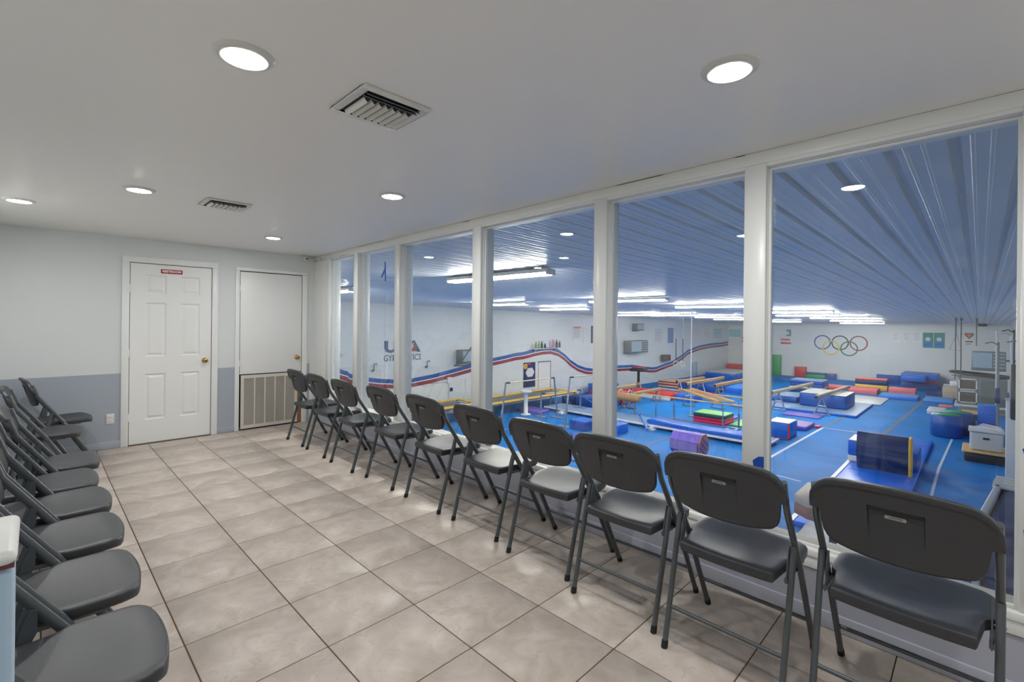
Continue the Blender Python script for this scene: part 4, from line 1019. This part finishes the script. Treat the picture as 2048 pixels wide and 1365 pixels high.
tramp('yellow-edged trampoline along the long wall, behind the training bars', 13.6, 19.5, 14.6, 16.3, .62)
tramp('yellow-edged trampoline along the long wall, seen through the third pane', 8.4, 13.2, 14.7, 16.4, .72)
boxmat('dark_block', 'dark blue-black block under the trampoline end', 'block', 18.2, 19.4, 14.35, 14.57, .5, NAVY)

# long white platform with a folded blue mat and feet
pf = thing('long_platform', 'long low white platform with a grey-blue top across three panes', 'platform', (0, 0, GZ))
MB().box((16.8, 4.9, .10), (18.1, 14.5, .17)).build('board', WVIN, pf, bevel=.01); MB().box((16.86, 4.95, .171), (18.04, 14.45, .18)).build('grey_blue_carpet', GREYB, pf)
for yy in (7.2, 9.0, 11.2, 13.4): MB().prism([(-.16, 0), (.16, 0), (.06, .1), (-.06, .1)], -.35, .02, M=Matrix.Translation((16.95, yy, .001)) @ Matrix(((0,0,1,0),(1,0,0,0),(0,1,0,0),(0,0,0,1)))).build('foot', WVIN, pf)
fm = thing('curled_mat', 'blue mat with a curled end lying on the white platform', 'mat', (17.35, 0, GZ+.185))
MYZ = Matrix(((0,0,1,0),(1,0,0,0),(0,1,0,0),(0,0,0,1)))
MB().prism([(5.6, 0), (9.0, 0), (9.16, .02), (9.24, .07), (9.24, .13), (9.16, .18), (9.0, .20), (8.2, .15), (7.0, .12), (6.2, .15), (5.6, .14)], -.5, .22, M=MYZ).build('folded_sheet', BLUE, fm, bevel=.012)
MB().prism([(5.59, .065), (7.0, .055), (8.8, .085), (8.8, .10), (7.0, .068), (5.59, .078)], -.504, .224, M=MYZ).build('fold_gap', NAVY, fm)
nd = thing('foam_noodle', 'bright blue foam noodle lying on the edge of the white platform', 'noodle', (0, 0, GZ))
MB().tube([(17.7, 9.95, .24), (17.3, 9.65, .24), (16.72, 9.25, .23), (16.4, 8.95, .06)], .05, 10).build('noodle_body', SKY, nd); MB().tube([(17.7, 9.95, .24), (17.9, 10.1, .24)], .052, 10).build('dark_tip', NAVY, nd)

# hanging rings, pole, ropes
for k, (x, y) in enumerate(((21.0, 10.05), (21.0, 9.72))):
    r = thing('gym_ring', ['left of the two hanging gymnastic rings', 'right of the two hanging gymnastic rings'][k], 'gym ring', (x, y, 0), 0, 'hanging gymnastic rings')
    zb = -.35; pts = [(0, .115*math.sin(2*PI*q/16), zb+.115*math.cos(2*PI*q/16)) for q in range(16)]
    MB().tube(pts, .016, 8, closed=True).build('wood_ring', BEIGE, r); MB().box((-.003, -.02, zb+.10), (.003, .02, .8)).build('strap', NAVY, r); MB().tube([(0, 0, .8), (0, 0, cz(x, y)-.01)], .006, 5).build('cable', GMETAL, r)
pl = thing('ceiling_pole', 'thin white pole dropping from the ceiling behind the parallel bars', 'pole', (20.5, 9.1, GZ))
MB().tube([(0, 0, .03), (0, 0, cz(20.5, 9.1)-GZ-.02)], .022, 8).build('pole', WVIN, pl); MB().lathe([(0, .001), (.14, .001), (.14, .02), (.03, .05)], n=12).build('base', GMETAL, pl)
for k, (x, y, lbl) in enumerate(((30.0, .80, 'left of the two dark climbing ropes at the right of the sixth pane'), (30.0, .62, 'right of the two dark climbing ropes at the right of the sixth pane'))):
    r = thing('hanging_rope', lbl, 'rope', (x, y, 0), 0, 'ropes hanging from the gym ceiling')
    MB().tube([(0, 0, cz(x, y)-.03), (.01, .01, .8), (-.01, 0, -.3), (0, .02, -.95)], .022, 7).build('rope', ROPE, r); MB().lathe([(.05, cz(x, y)-.16), (.05, cz(x, y)-.02), (0, cz(x, y)-.02)], n=10).build('ceiling_clamp', GMETAL, r)
tb = thing('trapeze_bar', 'thin grey triangle frame hanging between the climbing ropes', 'trapeze', (30.1, .72, .38))
MB().tube([(0, .06, .75), (0, .30, .05), (0, -.12, .0), (0, .06, .75)], .012, 6).build('triangle', GMETAL, tb); MB().tube([(0, .06, .75), (0, .06, cz(30, .7)-.38-.01)], .006, 5).build('cord', GMETAL, tb)
r = thing('hanging_rope', 'short dark rope right of the orange shield notice', 'rope', (31.0, .12, 0), 0, 'ropes hanging from the gym ceiling')
MB().tube([(0, 0, cz(31, .12)-.03), (0, 0, .6)], .02, 7).build('rope', ROPE, r); MB().lathe([(.04, cz(31, .12)-.12), (.04, cz(31, .12)-.02), (0, cz(31, .12)-.02)], n=10).build('ceiling_clamp', GMETAL, r)
sp = thing('ceiling_speaker', 'small black speaker under the ceiling at the far wall', 'speaker', (42.6, -.1, 1.70)); MB().prism([(-.12, -.16), (.12, -.2), (.12, .2), (-.12, .16)], -.16, .1).build('cabinet', BLACK, sp, bevel=.01); MB().lathe([(0, -.13), (.06, -.125), (.07, -.12)], n=12, axis='X').build('cone', GMETAL, sp)

# wall-hung coolers on the long wall and right side
def cooler(lbl, loc, rz, w_, d_, h_, group='wall-hung air coolers', arm=0):
    t = thing('air_cooler', lbl, 'air cooler', loc, rz, group)
    MB().box((-w_/2, -d_, -h_/2), (w_/2, -.02, h_/2)).build('casing', GMETAL, t, bevel=.02)
    MB().box((-w_/2+.04, -d_-.006, -h_/2+.05), (w_*.1, -d_, h_/2-.05)).build('pale_grille', mat('cooler_pale', (150, 172, 186), .5), t)
    b = MB()
    for k in range(5): z = -h_/2+.08+k*(h_-.16)/4; b.box((w_*.14, -d_-.008, z-.012), (w_/2-.03, -d_, z+.012))
    b.build('louvre_bars', LGREY, t)
    if arm: MB().box((w_/2-.05, -.2, -.04), (w_/2+arm-.36, -.12, .04)).build('wall_arm', GMETAL, t)
    MB().tube([(-w_/2, -.1, -h_/2-.02), (-w_/2, -d_, -h_/2-.02), (w_/2, -d_, -h_/2-.02), (w_/2, -.1, -h_/2-.02)], .02, 6).box((-w_/2, -.02, -h_/2-.1), (w_/2, 0, -h_/2)).build('bracket', GMETAL, t)
    return t
cooler('grey air cooler hung on the long wall, in the fifth pane', (27.6, wallY(27.6)-.01, EY+.02), math.atan(-.033), 2.0, .6, .75)
cooler('grey air cooler hung on the long wall, partly behind the third post', (13.7, wallY(13.7)-.01, EY-.05), math.atan(-.033), .8, .5, .55)
cn = thing('cable_loop', 'dark cable looping beside the air cooler in the third pane', 'cable', (12.75, wallY(12.9)-.70, EY-.40))
MB().tube([(-.15, -.1, .0), (.35, 0, .15), (.6, 0, .45), (.9, 0, .78), (1.2, 0, .86)], .028, 7).tube([(-.15, -.1, 0), (.3, -.1, -.02), (1.2, 0, .05)], .025, 7).build('cable', ROPE, cn)
cooler('blue-grey air cooler hung high by the right end of the far wall', (28.0, -.25, .12), -PI/2, 1.0, .5, .72, arm=.9)
cooler('small air unit high on the long wall above the larger cooler', (28.0, wallY(28)-.01, EY+1.28), math.atan(-.033), .8, .4, .42)
mo = thing('wall_monitor', 'small dark box on a bracket beside the hanging rings', 'monitor', (31.6, wallY(31.6)-.2, EY-.92), math.atan(-.033)); MB().box((-.4, -.2, -.22), (.35, .1, .22)).build('casing', mat('dark_brown', (72, 56, 56), .5), mo, bevel=.02); MB().box((-.05, .1, -.04), (.05, .19, .04)).build('arm', GMETAL, mo); MB().box((.36, -.2, -.2), (.42, .1, .2)).build('red_side', RED, mo)
for x, z, l in ((9.3, -.0, 'left'), (11.75, .0, 'right')):
    t = thing('wall_hook', l+' small grey hook under the wall emblem', 'hook', (x, wallY(x), EY-.30), 0, 'hooks under the wall emblem')
    MB().tube([(0, -.01, -.16), (0, -.08, -.16), (0, -.08, .08), (.04, -.09, .11), (.11, -.09, .11), (.12, -.09, .05)], .022, 7).build('hook', GMETAL, t); MB().box((-.04, -.012, -.20), (.04, 0, -.11)).build('plate', GMETAL, t)
cd_ = thing('wall_conduit', 'thin white conduit pipes and a box low on the long wall in the third pane', 'pipe', (12.95, wallY(12.95), EY-.38))
MB().tube([(-.9, -.03, -.78), (0, -.03, -.78), (0, -.03, -2.1)], .02, 6).tube([(.1, -.03, -.75), (.9, -.03, -.7), (.95, -.03, -1.25)], .02, 6).build('pipe', WVIN, cd_); MB().box((-.12, -.07, -.85), (.12, 0, -.6)).build('junction_box', WVIN, cd_); MB().box((.03, -.02, -1.24), (.20, 0, -1.08)).build('blue_notice', NAVY, cd_)

# ------------------------------------------------------------------ clutter along the right wall
cb = thing('equipment_cabinet', 'large grey equipment cabinet with two framed screens by the right wall', 'cabinet', (33.5, -.02, GZ))
MB().box((0, -.95, .15), (1.6, .85, 1.50)).build('body', GMETAL, cb, bevel=.03)
for k, (z0, z1) in enumerate(((.22, .82), (.88, 1.44))):
    f = MB().box((-.03, .10, z0), (0, .80, z0+.05)).box((-.03, .10, z1-.05), (0, .80, z1)).box((-.03, .10, z0), (0, .16, z1)).box((-.03, .74, z0), (0, .80, z1)).build('screen_frame', LGREY, cb); MB().box((-.012, .16, z0+.05), (-.002, .74, z1-.05)).build('screen_mesh', mat('mesh_brown', (84, 80, 74), .8), f)
MB().box((-.02, -.9, .2), (-.002, -.02, 1.44)).build('plain_panel', mat('panel_grey', (92, 100, 104), .5), cb); MB().box((-.1, -.95, .001), (1.6, .95, .14)).build('plinth', LGREY, cb)
rl = thing('mini_trampoline', 'black-rimmed mini trampoline lying on top of the grey cabinet', 'trampoline', (34.2, -.05, GZ+1.6))
MB().tube([(.6*math.cos(2*PI*q/24), 1.15*math.sin(2*PI*q/24), .05+.08*math.sin(2*PI*q/24)) for q in range(24)], .07, 8, closed=True).build('padded_rim', BLACK, rl)
MB().prism([(.58*math.cos(2*PI*q/24), 1.12*math.sin(2*PI*q/24)) for q in range(24)], -.09, -.05).build('bed', GMETAL, rl)
boxmat('vault_pad', 'tan padded block left of the grey cabinet', 'block', 36.2, 37.4, .55, 1.5, .75, SUEDE, bev=.1, top=LGREY)
boxmat('white_crate', 'small white crate on the tan padded block', 'crate', 36.3, 36.8, .6, 1.2, .25, WVIN, z=.76)
boxmat('floor_board', 'grey flat board under the front of the cabinet', 'board', 31.0, 33.2, -.9, .75, .06, GMETAL)
sb = thing('storage_bin', 'silver-grey storage bin with an oval handle by the right wall', 'bin', (20.6, -.15, GZ+.34))
MB().prism([(-.45, -.36), (.45, -.36), (.45, .36), (-.45, .36)], .002, .56).build('bin_body', LGREY, sb, bevel=.06); MB().box((-.48, -.39, .561), (.48, .39, .60)).build('lid', LGREY, sb, bevel=.015); MB().tube([(-.455, -.07, .38), (-.455, .07, .38)], .03, 8).build('handle', BLACK, sb)
b = MB(); 
for k in range(4): b.tube([(-.2, -.32, .62+.035*k), (.3, .2-.04*k, .62+.035*k)], .012, 5)
b.build('wire_rack', WVIN, sb)
bt = thing('black_bin', 'black tub with a yellow rim under the silver-grey bin', 'bin', (20.6, -.12, GZ))
MB().prism([(-.62, -.45), (.62, -.45), (.62, .45), (-.62, .45)], .001, .28).build('tub', mat('tub_black', (34, 38, 46), .4), bt, bevel=.05); MB().box((-.68, -.5, .282), (.68, .5, .335)).build('yellow_rim', WOOD, bt, bevel=.02)
wp = thing('standing_board', 'tall narrow white panel standing at the right edge of the sixth pane', 'panel', (18.7, -.62, GZ)); MB().box((-.3, -.1, .001), (.02, .11, 2.12)).build('board', WVIN, wp, bevel=.01); MB().box((-.32, -.11, 2.12), (.04, .13, 2.15)).build('cap', LGREY, wp)
k_ = [((22.2, -.42), 1.6, 3.6, GMETAL, 'grey'), ((23.0, -.75), 1.0, 3.9, LGREY, 'pale'), ((24.5, -.85), .8, 4.0, BLACK, 'black'), ((20.2, -.86), 2.0, 3.7, GMETAL, 'thin dark'), ((26.0, -.46), 1.2, 4.05, LGREY, 'white')]
for (p, z0, z1, m, l) in k_:
    t = thing('wall_pole', l+' upright pole among the clutter on the right wall', 'pole', (p[0], p[1], GZ)); MB().tube([(0, 0, .001), (0, 0, z1)], .035, 8).build('pole', m, t); MB().box((-.10, -.06, z0), (.06, .06, z0+.5)).build('hung_bag', [NAVY, GREEN, BLACK, BLUE, DGREEN][k_.index((p, z0, z1, m, l))], t, bevel=.02)
    MB().tube([(0, 0, z1-.1), (-.1, .14, z1), (-.15, .3, z1-.05)], .02, 6).build('arm', m, t)
dc = thing('heater_duct', 'white cylindrical heater duct high at the right edge of the sixth pane', 'duct', (9.0, -.50, 1.90)); MB().tube([(-.5, .10, -.13), (.6, -.08, .12)], .12, 18).build('duct', WVIN, dc); MB().tube([(-.5, .10, -.13), (-.62, .10, -.22), (-.5, .1, -.30)], .03, 8).build('outlet_pipe', BLACK, dc); MB().tube([(.3, 0, .1), (.3, 0, cz(9, -.3)-1.90-.03)], .012, 6).tube([(-.4, .08, -.02), (-.4, .08, cz(9, -.3)-1.90-.03)], .012, 6).build('hanger', GMETAL, dc)

# near window: padded bench end, bundle, cartons
bn = thing('spotting_bench', 'beige-topped padded bench with a brown side just below the window', 'bench', (8.45, 1.55, GZ))
MB().prism([(-.55, -.9), (.5, -.9), (.5, .22), (.36, .42), (-.40, .42), (-.55, .22)], 1.42, 1.55).build('padded_top', mat('bench_top', (190, 180, 168), .5), bn, bevel=.02); MB().prism([(-.552, -.9), (.502, -.9), (.502, .22), (.362, .422), (-.402, .422), (-.552, .22)], 1.26, 1.415).build('brown_side', mat('bench_brown', (140, 100, 92), .6), bn, bevel=.02)
for (x, y) in ((-.3, -.6), (.3, -.6), (0, .0)): MB().tube([(x, y, .02), (x, y, 1.26)], .05, 8).build('leg', NAVY, bn)
MB().box((-.5, -.9, .001), (.5, .2, .05)).build('base', BLACK, bn)
boxmat('dark_mat', 'dark blue mat with a grey edge under the padded bench', 'mat', 9.2, 10.8, .25, 2.4, .22, NAVY, top=None)
rm = thing('rolled_mat', 'rolled navy mat with white frayed straps at the lower right of the sixth pane', 'mat', (9.75, -.45, GZ), -.10)
MB().prism([(-1.5, -.42), (1.5, -.42), (1.5, .28), (-1.5, .28)], .001, 1.58).build('mat_body', NAVY, rm, bevel=.08); MB().box((-1.53, .285, .1), (1.50, .36, 1.62)).build('pale_edge', mat('pale_edge', (190, 196, 206), .5), rm, bevel=.02)
b = MB()
for k in range(7): b.box((.75+k*.1, -.40, 1.585+.012*(k % 3)), (.83+k*.1, .38, 1.62+.03*(k % 2)))
b.build('white_straps', WVIN, rm)

for k, (x, y, z0, z1, m, l) in enumerate(((16.4, -.62, 1.9, 3.2, BLACK, 'long black coat-like bag hung high by the right edge of the sixth pane'), (19.2, -.90, 2.2, 3.4, NAVY, 'navy bag hung behind the white standing board'))):
    t = thing('hanging_bag', l, 'bag', (x, y, GZ)); MB().prism([(-.16, -.10), (.16, -.10), (.2, 0), (.16, .10), (-.16, .10), (-.2, 0)], z0, z1).build('bag_body', m, t, bevel=.03)
    MB().tube([(0, 0, z1), (0, 0, z1+.15), (0, GR-y+.005, z1+.15)], .018, 6).build('wall_hook', GMETAL, t)
